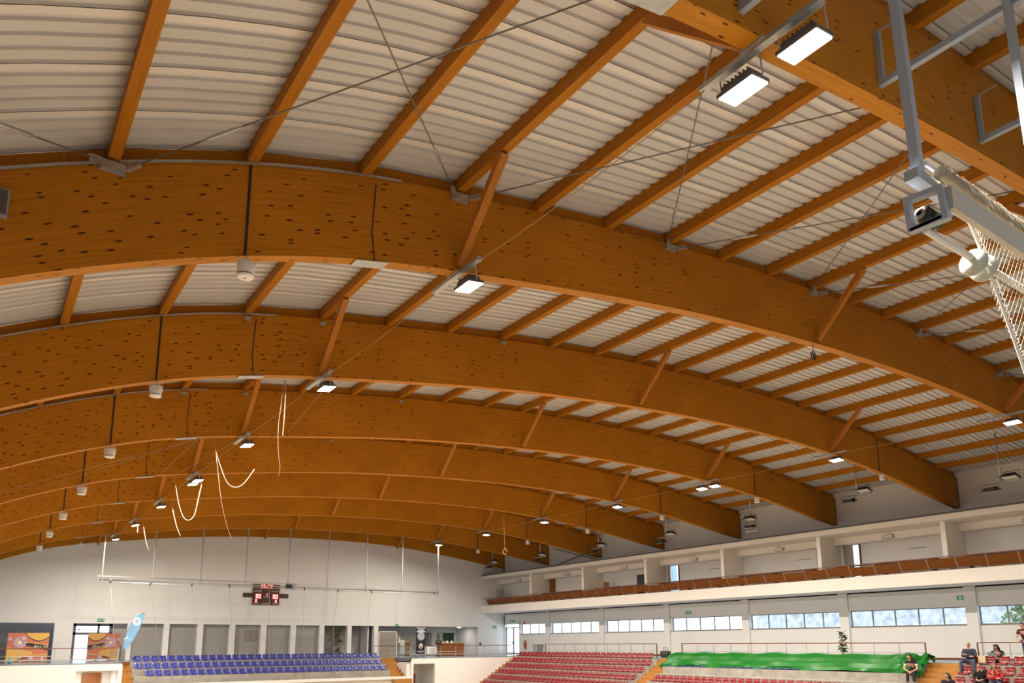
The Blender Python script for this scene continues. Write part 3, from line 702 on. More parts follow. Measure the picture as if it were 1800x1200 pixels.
# near net: rail hangs on brackets of the nearest frame
YNN = 2.92
near_x = [6.60+2.85*q for q in range(5)]
t = thing('net_rail', 'grey suspended net rail with motor bracket at the upper right', 'net rail', (0, YNN, 10.16), group='suspended net rails')
MB().bar((6.60,0,0),(6.45,0,4.6),.085,.085,up=(0,1,0)).build('hanger', M['greysteel'], t)
for X in near_x[1:]: MB().bar((X,0,0),(X-.1,0,4.6),.085,.085,up=(0,1,0)).build('hanger', M['greysteel'], t)
MB().bar((6.50,.02,-.03),(20,.02,-.03),.12,.10).build('top_rail', M['greysteel'], t)
MB().tube([(6.64,-.05,.10),(20,-.05,.10)],.024,8).build('net_tube', M['plastic_white'], t)
c = [(.155,-.17),(-.19,-.20),(-.21,-.54),(.14,-.52)]; cy_, cz_ = sum(p_[0] for p_ in c)/4, sum(p_[1] for p_ in c)/4
ci = [(cy_+(y-cy_)*.72, cz_+(z-cz_)*.72) for y, z in c]
vs = [(x,y,z) for x in (6.58,6.66) for ring in (c, ci) for y, z in ring]; fs = []
for i in range(4):
    j = (i+1) % 4; fs += [(i,j,4+j,4+i),(8+i,12+i,12+j,8+j),(i,8+i,8+j,j),(4+i,4+j,12+j,12+i)]
MB().add(vs, fs).build('motor_bracket', M['greysteel'], t)
MB().lathe([(0,-.12),(.075,-.12),(.075,.12),(0,.12)],16,(6.68,-.02,-.42),axis=(1,0,0)).build('motor', M['black'], t)
MB().lathe([(.022,-.13),(.042,-.13),(.042,-.04),(.022,-.04)],14,(6.66,0,-.41),axis=(1,0,0)).build('motor_shaft', M['frame'], t)
MB().box((6.58,-.16,-.52),(6.70,.12,-.49)).build('motor_plate', mat('green_steel', (.03,.08,.06), .5), t)
MB().bar((6.66,-.21,-.32),(20,-.21,-.32),.05,.22).build('roller_beam', mat('cream_steel',(.46,.40,.31),.5), t)
MB().tube([(6.66,.02,-.52),(20,.02,-.60)],.035,8).build('drive_shaft', M['plastic_white'], t)
for X in (7.52,7.72): MB().lathe([(0,-.012),(.13,-.012),(.13,.012),(0,.012)],20,(X,.0,-.59),axis=(1,0,0)).build('rope_disc', mat('pale_disc', (.55,.58,.50), .4), t)
# bundle of gathered net on the rail
mb = MB(); random.seed(3)
pts = [(6.78+q*.06, -.10+random.uniform(-.012,.012), .03+random.uniform(-.012,.012)) for q in range(220)]
mb.tube(pts, [.05+random.uniform(-.014,.02) for _ in pts], 7)
for q in range(420):
    X = 6.78+q*.031; mb.tube([(X,-.06,.10),(X+.01,-.15+random.uniform(-.02,.01),.07),(X+random.uniform(0,.03),-.20,-.03),(X+random.uniform(.0,.03),-.245,-.16+random.uniform(-.05,.03))], .004, 4, cap=False)
tag(mb.build('gathered_net', M['netw'], t), kind='stuff')
# brackets fixing the near rail to the nearest frame
for q, X in enumerate((6.43,9.44,12.5,15.5)):
    z = zb(X)
    b = thing('net_bracket', 'grey steel bracket on the face of the nearest frame, %s from the left' % nth(q+1), 'bracket', (X, FY[0], z+.22), group='brackets of the near net rail')
    MB().bar((0,-.04,0),(0,-.04,.80),.07,.07,up=(0,1,0)).build('wall_post', M['greysteel'], b)
    MB().bar((0,0,0),(0,-2.1,0),.085,.085).build('arm', M['greysteel'], b)
    MB().bar((0,0,.80),(0,-.35,.82),.02,.02).build('upper_arm', M['greysteel'], b)
# the near net itself, hanging from the rail: meshes of cord with a looped edge rope
E0, E1 = (7.35,10.0), (8.95,7.2)
def edge_x(z): u = (E0[1]-z)/(E0[1]-E1[1]); return E0[0]+(E1[0]-E0[0])*u**.85
net = thing('safety_net', 'cream safety net hanging at the right edge from the near rail', 'net', (0, YNN-.05, 0))
mb = MB(); st = .06; n1 = int((12.6-7.2)/st)
def clipseg(a, b):
    ok = lambda p: p[0] >= edge_x(p[1])-.001
    if ok(a) and ok(b): return a, b
    if not ok(a) and not ok(b): return None
    lo, hi = (a, b) if ok(a) else (b, a)
    for _ in range(12):
        m_ = ((lo[0]+hi[0])/2, (lo[1]+hi[1])/2)
        if ok(m_): lo = m_
        else: hi = m_
    return (a, lo) if ok(a) else (lo, b)
for i in range(-60, 170):
    for s_ in (1, -1):
        # diagonal cords, stretched vertically
        pts = []
        for j in range(0, 29):
            z = 9.95-j*.1; X = 7.0+i*st+s_*j*.06
            pts.append((X, z))
        for a, b in zip(pts, pts[1:]):
            if max(a[0], b[0]) > 10.6: continue
            cs = clipseg(a, b)
            if cs:
                p0 = Vector((cs[0][0], .04*sin(cs[0][0]*5), cs[0][1])); p1 = Vector((cs[1][0], .04*sin(cs[1][0]*5), cs[1][1]))
                mb.bar(p0, p1, .0032, .0032, up=(0,1,0))
tag(mb.build('net_mesh', M['netw'], net), kind='stuff')
pts = [(edge_x(z), 0, z) for z in [E0[1]-q*(E0[1]-E1[1])/24 for q in range(25)]]
MB().tube(pts, .016, 6).build('edge_rope', M['plastic_white'], net)
mb = MB()
for q in range(46):
    z = E0[1]-.03-q*.06; x = edge_x(z); mb.tube([(x-.02,-.02,z),(x+.03,-.03,z+.02),(x+.075,-.01,z-.01)], .006, 4)
tag(mb.build('edge_loops', M['plastic_white'], net), kind='stuff')

# small grey box on the face of the largest frame at the left edge
p = onY(-4, 358, FY[1])
t = thing('junction_box', 'dark grey box on the largest frame at the left picture edge', 'box', (p.x, FY[1], p.z))
MB().box((-.14,-.10,-.19),(.12,0,.19)).build('case', M['greysteel'], t); MB().box((-.12,-.115,-.17),(.10,-.10,.17)).build('lid', M['darkgrey'], t)
# ================================================================== end wall details
# scoreboard
pA, pB = onY(443.8,1026,YE), onY(490.5,1063,YE)
SX, SZ0, SZ1 = (pA.x+pB.x)/2, 9.06, 10.66; sw = 2.10
t = thing('scoreboard', 'brown electronic scoreboard with red digits on the end wall', 'scoreboard', (SX, YE, SZ0))
H = SZ1-SZ0; brown = mat('scoreboard_brown', (.055,.022,.014), .5); led = mat('led_red', (.8,.02,.02), .4, emit=(1,.55,.45), es=2.2); ledbg = mat('led_window', (.35,.0,.008), .3, emit=(.6,.0,.01), es=.35)
MB().box((-sw/2,-.12,0),(sw/2,0,H)).build('case', brown, t)
MB().box((-1.78,-.08,.56),(-sw/2,0,.90)).build('side_panel', brown, t); MB().box((sw/2,-.08,.56),(1.78,0,.90)).build('side_panel', brown, t)
SEG = {'0':'abcdef','1':'bc','2':'abdeg','3':'abcdg','4':'bcfg','5':'acdfg'}
def digits(s, cx, cz, h, gap=.06):
    w = h*.52; tot = len(s)*w+(len(s)-1)*gap; x = cx-tot/2
    MB().box((cx-tot/2-.05,-.127,cz-h/2-.045),(cx+tot/2+.05,-.12,cz+h/2+.045)).build('digit_window', ledbg, t)
    for ch in s:
        mb = MB(); th = h*.15; y0, y1 = -.133, -.127
        if ch == ':':
            for dz in (-.18,.18): mb.box((x+w*.35,y0,cz+dz*h-.03),(x+w*.65,y1,cz+dz*h+.03))
        else:
            R = {'a':(x,cz+h/2-th,x+w,cz+h/2),'d':(x,cz-h/2,x+w,cz-h/2+th),'g':(x,cz-th/2,x+w,cz+th/2),'f':(x,cz,x+th,cz+h/2),'e':(x,cz-h/2,x+th,cz),'b':(x+w-th,cz,x+w,cz+h/2),'c':(x+w-th,cz-h/2,x+w,cz)}
            for g in SEG[ch]: a = R[g]; mb.box((a[0],y0,a[1]),(a[2],y1,a[3]))
        mb.build('led_digit', led, t); x += w+gap
digits('43:22', 0, H-.17, .27, .055); digits('00', -.62, .66, .31); digits('00', .72, .66, .31); digits('0', -.78, .30, .22); digits('0', .78, .30, .22); digits('1', .05, .80, .16)
wt = mat('scoreboard_lettering', (.75,.70,.62), .6); RX90 = (pi/2,0,0)
for s_, x, z, sz in (('LOCAL',-.68,1.06,.20),('VISITANTE',.70,1.06,.135),('PERÍODO',.05,.60,.12),('FALTAS',-.75,.10,.13),('JOGADOR',.0,.10,.13),('FALTAS',.75,.10,.13)):
    text_mesh('lettering', s_, sz, wt, t, (x,-.124,z), RX90)
# exit signs
def exit_sign(p, rz, label, w=.42, h=.20):
    t = thing('exit_sign', label, 'sign', p, rz, 'green exit signs')
    MB().box((-w/2,-.05,0),(w/2,0,h)).build('sign_box', M['green_sign'], t)
    mb = MB().bar((.02,-.052,h/2),(.14,-.052,h/2),.02,.03,up=(0,1,0)); mb.prism([(.12,-.055,h*.25),(.18,-.055,h*.5),(.12,-.055,h*.75)],(0,.004,0)); mb.build('arrow', M['signwhite'], t)
    mb = MB().ball((-.09,-.053,h*.78),(.022,.004,.022),8,6); mb.bar((-.10,-.053,h*.68),(-.09,-.053,h*.4),.03,.006,up=(0,1,0)); mb.bar((-.09,-.053,h*.42),(-.04,-.053,h*.2),.018,.006,up=(0,1,0)); mb.bar((-.09,-.053,h*.42),(-.15,-.053,h*.25),.018,.006,up=(0,1,0)); mb.bar((-.09,-.053,h*.62),(-.04,-.053,h*.5),.014,.006,up=(0,1,0)); mb.build('running_figure', M['signwhite'], t)
exit_sign(tuple(onY(177,1092,YE)), 0, 'green exit sign above the glass door in the end wall')
exit_sign(tuple(onY(697.5,1100,YE)), 0, 'pale green exit sign above the reception opening', .34, .16)
exit_sign(tuple(onY(869.5,1104,YE)), 0, 'green exit sign on the bluish wall beside the far glass doors')
exit_sign(tuple(onX(901,1093,XW)), -pi/2, 'grey green exit sign above the far glass doors', .7, .16)
exit_sign(tuple(onX(1210,1079,XW)), -pi/2, 'small exit sign above the fourth window from the far end', .5, .2)
exit_sign(tuple(onX(1692,1053.5,XW)), -pi/2, 'dark green exit sign above the nearest long window', .5, .2)
for q, (x, y) in enumerate(((1058,1093),(1312,1081))):
    tag(MB().box((-.10,-.16,-.05),(0,.16,.05)).build('alarm_box', mat('dark_red_box',(.12,.01,.01),.5), None, onX(x,y,XW)), ['dark red alarm box at the corner of the second window strip','dark red alarm box at the corner of the fourth window strip'][q], 'alarm', 'alarm boxes')
tag(MB().box((-.04,-.12,-.12),(0,.12,.12)).build('extinguisher_sign', mat('red_sign',(.55,.05,.03),.5), None, onX(922,1095,XW)), 'small red sign above the first window strip', 'sign')
# glass door in the end wall (left)
a, b = OPEN[1]
d = link('door_7', None, None, (a, YE+.55, WE)); struct(d); w_ = b-a; h_ = OTOP-WE
mb = MB().box((0,-.06,0),(.22,.06,h_)).box((w_*.68,-.06,0),(w_*.74,.06,h_)).box((0,-.06,h_-.18),(w_*.74,.06,h_)).box((0,-.06,h_-.78),(w_*.74,.06,h_-.62)).box((w_*.46,-.06,h_-.7),(w_*.50,.06,h_)).box((w_*.46,-.06,0),(w_*.50,.06,h_-.7)); mb.build('door_frame', M['darkwall'], d)
lit = mat('bright_outdoor_glass', (.8,.9,.95), .1)
for x0, x1, z0, z1 in ((.22,w_*.46,h_-.62,h_-.18),(w_*.5,w_*.68,h_-.62,h_-.18),(.22,w_*.46,.08,h_-.78),(w_*.5,w_*.68,.08,h_-.78)):
    MB().box((x0,-.006,z0),(x1,.006,z1)).build('pane', M['glass'], d)
struct(MB().box((a+w_*.74,YE+.5,WE),(b+.4,YE+.62,OTOP+.1)).build('wall_doorside', M['greywall']))
tag(MB().box((a+w_*.10,YE+.49,WE+2.05),(a+w_*.14,YE+.54,WE+2.13)).build('door_closer', M['black']), 'black door closer at the top of the left glass door', 'door closer')
# posters on stands
def poster(p, rz, w, h, label, mirror, shade_mul):
    t = thing('backdrop_poster', label, 'poster', p, rz, 'floral backdrop posters'); f = shade_mul  # factor darkens every print colour, painting in the shade of a backlit poster
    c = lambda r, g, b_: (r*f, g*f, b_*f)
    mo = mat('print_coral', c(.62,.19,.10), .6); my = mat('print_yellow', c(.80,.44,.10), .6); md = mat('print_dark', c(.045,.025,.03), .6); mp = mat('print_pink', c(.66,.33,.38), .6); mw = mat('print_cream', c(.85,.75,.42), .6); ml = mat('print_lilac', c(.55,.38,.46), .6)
    X = (lambda u: (1-u)*w-w/2) if mirror else (lambda u: u*w-w/2)
    MB().box((-w/2,0,0),(w/2,.06,h)).build('panel', mo, t)
    lay = [0]
    def patch(n, pts, m):
        lay[0] += 1; y = -.002-.0015*lay[0]
        MB().prism([(X(u),y,v*h) for u, v in pts], (0,.001,0)).build(n, m, t)
    arc = lambda f0, u0, u1, n=10: [(u0+(u1-u0)*i/n, f0(u0+(u1-u0)*i/n)) for i in range(n+1)]
    patch('yellow_shape', arc(lambda u: .72+.55*(u-.75)**2*4.2-.0, .45, 1, 12)+[(1,1),(.45,1)], my)
    patch('yellow_shape', [(0,0)]+[(0,.5)]+arc(lambda u: .50-.30*u**1.2, 0, .62, 8)+[(.62,.24),(.3,.1),(.2,0)], my)
    patch('yellow_shape', [(.4,.30),(.7,.24),(1,.25),(1,.20),(.7,.2),(.45,.24)], my)
    patch('dark_band', arc(lambda u: .70+.55*(u-.75)**2*4.4, .38, 1, 12)+arc(lambda u: .735+.55*(u-.75)**2*4.2, 1, .42, 12), md)
    patch('dark_band', [(.40,.66),(.6,.63),(.85,.58),(1,.56),(1,.38),(.8,.44),(.6,.50),(.42,.57)], md)
    patch('cream_band', [(.40,.69),(.6,.665),(.85,.615),(1,.60),(1,.575),(.85,.59),(.6,.64),(.4,.665)], my)
    patch('dark_band', [(.2,.0),(.32,.10),(.6,.18),(1,.20),(1,.185),(.6,.155),(.38,.08),(.28,0)], md)
    def flower(u0, v0, r, n, m):
        for q in range(n):
            a_ = 2*pi*q/n; cx, cy = u0+r*.62*cos(a_)*h/w, v0+r*.62*sin(a_)
            patch('petal', [(cx+(r*.42*cos(b_)*cos(a_)-r*.22*sin(b_)*sin(a_))*h/w, cy+r*.42*cos(b_)*sin(a_)+r*.22*sin(b_)*cos(a_)) for b_ in [2*pi*i/8 for i in range(8)]], m if q % 2 else ml)
        patch('petal', [(u0+r*.3*cos(2*pi*i/8)*h/w, v0+r*.3*sin(2*pi*i/8)) for i in range(8)], mw)
    flower(.30,.66,.22,11,mp); flower(.06,.78,.09,6,mp); flower(.38,.80,.12,8,mp); flower(.60,.12,.10,9,ml)
    text_mesh('lettering', 'Any Hi' if not mirror else 'Any Mai', .30, mw, t, (X(.80 if not mirror else .62),-.05,h*.515), RX90, shear=.35)
    for u in (.2,.8): MB().box((X(u)-.04,0,-.0),(X(u)+.04,.5,.03)).build('foot', M['darkgrey'], t)
    return t
p0, p1 = onY(8.5,1165,YE-1.3), onY(82,1162,YE-1.3); w_ = p1.x-p0.x
poster(((p0.x+p1.x)/2, YE-1.3, WE+.02), 0, w_, onY(45,1112.5,YE-1.3).z-WE, 'bright coral and yellow floral backdrop poster at the far left', False, 1.0)
p0, p1 = onY(151,1160,YE-.55), onY(208,1160,YE-.55); w_ = p1.x-p0.x
poster(((p0.x+p1.x)/2, YE-.55, WE+.02), 0, w_, onY(180,1113.5,YE-.55).z-WE, 'brownish floral backdrop poster with painted-in shade standing in front of the glass door', True, .62)
tag(MB().lathe([(0,0),(.09,0),(.10,.18),(.06,.30),(.03,.36),(0,.36)],12).build('blue_container', mat('cyan_plastic',(.05,.45,.62),.4), None, onZ(16.5,1166,WE)), 'small cyan plastic container at the foot of the bright poster', 'container')
tag(MB().lathe([(0,0),(.07,0),(.07,.22),(.03,.30),(0,.32)],12).build('water_bottle', mat('pale_blue_plastic',(.40,.52,.62),.3), None, onZ(72.5,1164,WE)), 'pale bottle on the balcony floor before the bright poster', 'bottle')
# feather flag
fb = onY(217,1160,YB+1.2)
t = thing('feather_flag', 'light blue feather flag with white crest leaning beside the blue seats', 'flag', (fb.x, fb.y, WE))
FY_ = fb.y
out = [(216.5,1137),(218,1125),(222,1112),(228,1098),(236,1085),(243,1078),(249,1076),(255,1078.5),(253,1086),(249,1096),(244,1106),(238,1117),(232,1128),(226,1137),(220.5,1142)]
pts = [onY(x,y,FY_)-Vector((fb.x,fb.y,WE)) for x, y in out]
fm = noisy('flag_blue', (.20,.42,.66), .18, 1.6, .55, (1,1,4))
MB().prism(pts, (0,.012,0)).build('flag_cloth', fm, t)
MB().tube([Vector((.0,.0,0)), onY(216,1142,FY_)-Vector((fb.x,fb.y,WE)), onY(222,1112,FY_)-Vector((fb.x,fb.y,WE)), onY(236,1085,FY_)-Vector((fb.x,fb.y,WE)), onY(249,1076,FY_)-Vector((fb.x,fb.y,WE)), onY(255,1078.5,FY_)-Vector((fb.x,fb.y,WE))],.022,6).build('pole', M['greyrail'], t)
cc = onY(240.5,1092,FY_)-Vector((fb.x,fb.y,WE))
MB().prism([cc+Vector((.21*cos(2*pi*i/20),-.012,.25*sin(2*pi*i/20))) for i in range(20)],(0,.004,0)).build('crest', M['signwhite'], t)
MB().prism([cc+Vector((.12*cos(2*pi*i/7),-.016,.15*sin(2*pi*i/7)+.02)) for i in range(7)],(0,.003,0)).build('crest_emblem', mat('crest_blue',(.38,.42,.62),.6), t)
for q, (dx, dz, l) in enumerate(((-.28,-.5,.28),(-.36,-.62,.3),(-.52,-1.0,.22))):
    MB().bar(cc+Vector((dx-l/2,-.012,dz-.06)), cc+Vector((dx+l/2,-.012,dz+.06)), .045, .004, up=(0,1,0)).build('flag_print', mat('flag_print',(.28,.40,.55),.6) if q < 2 else M['signwhite'], t)
mb = MB().tube([(-.35,-.2,.02),(.35,.2,.02)],.02,6); mb.tube([(-.35,.2,.02),(.35,-.2,.02)],.02,6); mb.build('cross_base', M['darkgrey'], t)
# railings of the balcony
def railing(label, a, b, n, h, top='brownrail', posts='greyrail', mids=(.5,), low=None, g='balcony railings', endposts=None):
    a, b = Vector(a), Vector(b); d = b-a; t = thing('railing', label, 'railing', tuple(a), group=g)
    MB().bar((0,0,h),d+Vector((0,0,h)),.06,.045).build('handrail', M[top], t)
    for i in range(n+1):
        e = i in (0, n)
        MB().bar(d*(i/n),d*(i/n)+Vector((0,0,h)),.05 if e and endposts else .028,.05 if e and endposts else .028,up=(0,1,0)).build('post', M[endposts] if e and endposts else M[posts], t)
    for z in mids: MB().tube([Vector((0,0,h*z)),d+Vector((0,0,h*z))],.010,5).build('mid_rail', M[posts], t)
    if low: MB().bar((0,0,low),d+Vector((0,0,low)),.03,.06).build('low_rail', M[posts], t)
    return t
railing('brown and grey railing on the balcony edge before the posters', (XL+1,YB+.1,WE), (XA0-.25,YB+.1,WE), 8, .86, mids=(.5,), low=.22)
railing('short railing turning back beside the wooden stairs by the flag', (XA0-.2,YB+.12,WE), (XA0-.2,YB+3.2,WE), 3, .86)
railing('brown and grey railing on the balcony edge before the reception', (XA1-.05,YB+.1,WE), (35.7,YB+.1,WE), 7, .87, mids=(.5,), low=.25)
railing('short railing beside the right stairs of the blue stand', (XA1-.05,YB+.15,WE), (XA1-1.3,YB+3.6,WE), 4, .87)
# lamp strip in the store opening, brown doors in the openings below the balcony
p = onY(155.5,1181,YB+1.6)
tag(MB().box((-.28,-.1,-.06),(.28,.1,0)).build('ceiling_lamp', mat('lamp_strip',(1,1,1),.4,emit=(1,.9,.7),es=14), None, (p.x,YB+1.6,LOW+.02)), 'glowing strip lamp in the opening under the left balcony', 'lamp')
area_light('lamp_light', (p.x,YB+1.6,LOW-.1), (0,0,0), 90, .5, .2, None)
tag(MB().box((0,0,0),(1.0,.06,2.1)).build('wall_cupboard', M['door'], None, (5.9,YB+3.0,CAMZ-3.75)), 'brown door top inside the opening under the left balcony', 'door')
for x0, x1, y0, lab in ((723,730,1184,'narrow dark red-brown door standing in the opening under the reception'), (752.5,765,1195.5,'low brown counter edge in the opening under the reception')):
    a_, b_ = onY(x0,1190,YB+2.6), onY(x1,1190,YB+2.6); z = onY(x0,y0,YB+2.6).z
    tag(MB().box((0,0,0),(b_.x-a_.x,.08,z-1.0)).build('wooden_panel', M['brownrail'], None, (a_.x,YB+2.6,1.0)), lab, 'door')
# notice boards on the fourth grey recess
for q, x in enumerate((431,442)):
    a_, b_ = onY(x,1107,YE+.34), onY(x+10,1127,YE+.34)
    t = thing('notice_board', ['left of two faded notice boards in the grey recess','right of two faded notice boards in the grey recess'][q], 'notice board', (a_.x,YE+.35,b_.z), group='notice boards')
    MB().box((0,-.02,0),(b_.x-a_.x-.03,.005,a_.z-b_.z)).build('sheet', mat('notice_sheet%d'%q,(.25,.22,.18),.6), t)
    for r_ in range(3): MB().box((.05,-.025,.12+.25*r_),(.30,-.02,.16+.25*r_)).build('print_line', M['greyglass'], t)
# plants
def leaf_mesh(l, w):
    return [(0,-w*.2,0),(l*.35,-w,l*.10),(l*.75,-w*.7,l*.05),(l,0,-l*.12),(l*.75,w*.7,l*.05),(l*.35,w,l*.10),(0,w*.2,0)]
lm = {}
def plant(p, label, stems, leafm, h, pot=True, nl=9, ll=.26, seed=1):
    random.seed(seed); t = thing('potted_plant', label, 'plant', p, group=None)
    if pot: MB().lathe([(0,0),(.14,0),(.18,.28),(.16,.28),(0,.25)],14).build('pot', mat('pot_%d' % seed,(.14,.10,.08),.6), t)
    stem = MB().tube([(0,0,.2),(random.uniform(-.05,.05),0,h*.5),(random.uniform(-.08,.08),.02,h)], .018, 6); stem.build('stem', M['strut'], t)
    me = None
    for (cx, cz, n) in stems:
        for q in range(n):
            if (seed, 0) not in lm:
                L_ = leaf_mesh(ll, ll*.16); lm[(seed,0)] = MB().add([Vector(v) for v in L_]+[Vector(v)+Vector((0,0,-.006)) for v in L_], [tuple(range(7)), tuple(range(13,6,-1))]).mesh('leaf', leafm)
            o = link('leaf', lm[(seed,0)], t, (cx+random.uniform(-.03,.03), random.uniform(-.04,.04), cz+random.uniform(-.06,.06))); o.rotation_euler = (random.uniform(-.4,.4), random.uniform(-.9,.5), 2*pi*q/n+random.uniform(-.3,.3)); s_ = random.uniform(.7,1.2); o.scale = (s_,s_,s_)
    return t
lg = noisy('leaf_olive', (.16,.17,.07), .3, 6, .5); lg2 = noisy('leaf_dark', (.05,.09,.03), .35, 6, .5)
pp = onY(594,1150,YE+1.0)
plant((pp.x,YE+1.0,WE), 'tall olive-leaved potted plant behind the blue seats', [(0,2.1,10),(-.12,1.75,9),(-.25,1.55,8),(.05,1.25,8),(.15,1.2,6),(.0,.55,12),(-.05,.4,10)], lg, 2.15, True, ll=.36, seed=2)
pp = onY(770.5,1150,YB+5)
plant((pp.x,YB+5,WE), 'bushy green potted plant beside the reception desk', [(0,1.7,10),(-.1,1.45,10),(.1,1.3,12),(.15,1.1,12),(-.1,1.0,12),(.1,.8,12)], lg2, 1.6, True, ll=.34, seed=5)
pp = onX(1483,1147,37.4)
plant((37.4,pp.y,WR), 'dark leafy potted plant behind the railing above the green tarp', [(0,1.35,12),(.0,1.2,12),(.05,1.0,10),(0,.75,12),(-.05,.6,12),(0,.45,10)], lg2, 1.3, True, ll=.30, seed=9)
pp = onY(712,1152,YE+.9)
plant((pp.x+.3,YE-.9,WE), 'pale dry plant in front of the reception opening', [(0,1.5,6),(.1,1.2,6),(.15,.9,8),(.1,.6,8)], noisy('dry_leaf',(.42,.38,.24),.3,6,.6), 1.5, True, ll=.30, seed=11)
# gilded figure on a stand
gold = mat('gilded', (.25,.16,.05), .45, .3)
pp = onY(715.5,1153,YE-.6)
t = thing('gilded_figure', 'gilded carved figure standing before the reception opening', 'sculpture', (pp.x,YE-.6,WE)); t.scale = (.85,.85,.82)
MB().lathe([(0,0),(.20,0),(.22,.25),(.12,.34),(.16,.6),(.20,.85),(.10,1.02),(.14,1.14),(.24,1.3),(.26,1.45),(.12,1.58),(.10,1.63)],14).build('body', gold, t)
MB().ball((0,0,1.72),(.11,.12,.14)).build('head', gold, t)
for s_ in (-1,1): MB().tube([(s_*.22,0,1.42),(s_*.32,-.05,1.2),(s_*.14,-.16,1.05)],[.06,.05,.035],8).build('arm', gold, t)
# roll-up banner
a_, b_ = onY(730.5,1152,YE-2.0), onY(749.3,1101,YE-2.0); bw, bh = b_.x-a_.x, b_.z-WE
t = thing('roll_up_banner', 'black roll-up banner with white emblems before the reception', 'banner', (a_.x+bw/2,YE-2.0,WE))
MB().box((-bw/2,0,.06),(bw/2,.01,bh)).build('banner_sheet', mat('banner_black',(.022,.024,.032),.45), t); MB().box((-bw/2-.02,-.08,0),(bw/2+.02,.08,.08)).build('base', M['greyrail'], t)
bwm, bgm = mat('banner_white',(.80,.80,.84),.5), mat('banner_grey',(.42,.42,.48),.5)
MB().prism([(bw*.36*cos(2*pi*i/20),-.004,bh*.67+bw*.36*sin(2*pi*i/20)) for i in range(20)],(0,.003,0)).build('emblem', bgm, t)
MB().prism([(bw*.19*cos(2*pi*i/16),-.004,bh*.33+bw*.24*sin(2*pi*i/16)) for i in range(16)],(0,.003,0)).build('emblem', bwm, t)
MB().prism([(-.10,-.004,bh*.30),(.10,-.004,bh*.30),(.05,-.004,bh*.22),(-.05,-.004,bh*.22)],(0,.003,0)).build('emblem', bwm, t)
for z, w_ in ((bh*.95,.9),(bh*.89,.5),(bh*.855,.75),(bh*.82,.85),(bh*.16,.7),(bh*.13,.5)): MB().box((-bw/2*w_,-.005,z-.035),(bw/2*w_,-.001,z+.025)).build('print_line', bwm if z > bh*.8 else bgm, t)
# reception furniture
a_, b_ = onY(774,1152,YB+5.6), onY(815.5,1130.5,YB+5.6); dw, dh = b_.x-a_.x, 1.08
t = thing('reception_desk', 'brown wooden reception desk behind the balcony railing', 'desk', (a_.x,YB+5.6,WE))
for q in range(4): MB().box((dw*q/4+.01,0,.06),(dw*(q+1)/4-.01,.05,dh-.06)).build('front_panel', M['door'], t)
MB().box((0,.05,0),(dw,.7,dh-.06)).build('carcass', M['door'], t); MB().box((-.05,-.06,dh-.06),(dw+.05,.75,dh)).build('worktop', M['stepwood'], t)
for q, x in enumerate((.35,.75,1.2)): tag(MB().box((-.09,-.06,0),(.09,.06,.16)).build('desk_item', M['plastic_white'], None, (a_.x+x,YB+5.8,WE+dh)), ['white phone on the left end of the reception desk','white paper box in the middle of the reception desk','white paper stack right of the middle of the reception desk'][q], 'desk item')
a_, b_ = onY(777.5,1129,YE+4.55), onY(798,1112,YE+4.55)
t = thing('green_board', 'dark green board in a pale frame on the reception wall', 'board', (a_.x,YE+4.58,a_.z))
MB().box((0,-.02,0),(b_.x-a_.x,.01,b_.z-a_.z)).build('board', mat('board_green',(.015,.06,.035),.5), t)
mb = MB(); X1, Z1 = b_.x-a_.x, b_.z-a_.z
for q in ((-.08,-.08,0,Z1+.08),(X1,-.08,X1+.08,Z1+.08),(-.08,Z1,X1+.08,Z1+.08),(-.08,-.08,X1+.08,0)): mb.box((q[0],-.04,q[1]),(q[2],.01,q[3]))
mb.build('board_frame', M['cream'], t)
a_, b_ = onY(666,1154,YE+.5), onY(697,1109,YE+.5)
d = link('door_8', None, None, (a_.x,YE+.5,WE)); struct(d)
MB().box((0,0,0),(b_.x-a_.x,.06,b_.z-WE-.08)).build('door_leaf', mat('taupe_door',(.34,.29,.24),.5), d); mb = MB().box((-.07,-.02,0),(0,.08,b_.z-WE)).box((b_.x-a_.x,-.02,0),(b_.x-a_.x+.07,.08,b_.z-WE)).box((-.07,-.02,b_.z-WE-.08),(b_.x-a_.x+.07,.08,b_.z-WE)); mb.build('door_frame', M['cream'], d)
a_, b_ = onY(636,1150,YE+1.8), onY(652,1112,YE+1.8)
d = link('door_9', None, None, (a_.x,YE+1.84,WE)); struct(d)
MB().box((0,0,0),(b_.x-a_.x,.05,b_.z-WE)).build('door_leaf', mat('pale_glass_door',(.42,.46,.48),.25), d); mb = MB().box((b_.x-a_.x,-.03,0),(b_.x-a_.x+.09,.06,b_.z-WE+.08)).box((-.07,-.03,b_.z-WE),(b_.x-a_.x+.09,.06,b_.z-WE+.08)); mb.build('door_frame', M['frame'], d); MB().box((.1,-.05,1.0),(b_.x-a_.x-.1,-.02,1.06)).build('push_bar', M['steel'], d)
for lab, x, y, Y in (('round white lamp glowing in the second recess from the reception', 651,1106,YE+1.5), ('round lamp in the reception ceiling', 807,1102,YE+2.2)):
    p = onY(x,y,Y); t = thing('ceiling_lamp', lab, 'lamp', (p.x,Y,OTOP+.02-.06), group='small ceiling lamps')
    MB().lathe([(0,0),(.16,0),(.18,.03),(.18,.06)],16).build('shade', mat('lamp_disc_'+str(x),(1,1,1),.4,emit=(1,.97,.9),es=10), t)
    area_light('lamp_light', (0,0,-.03), (0,0,0), 22 if x > 700 else 20, .3, .3, t, (1,.97,.92))
a_ = onY(822,1153,YB+5)
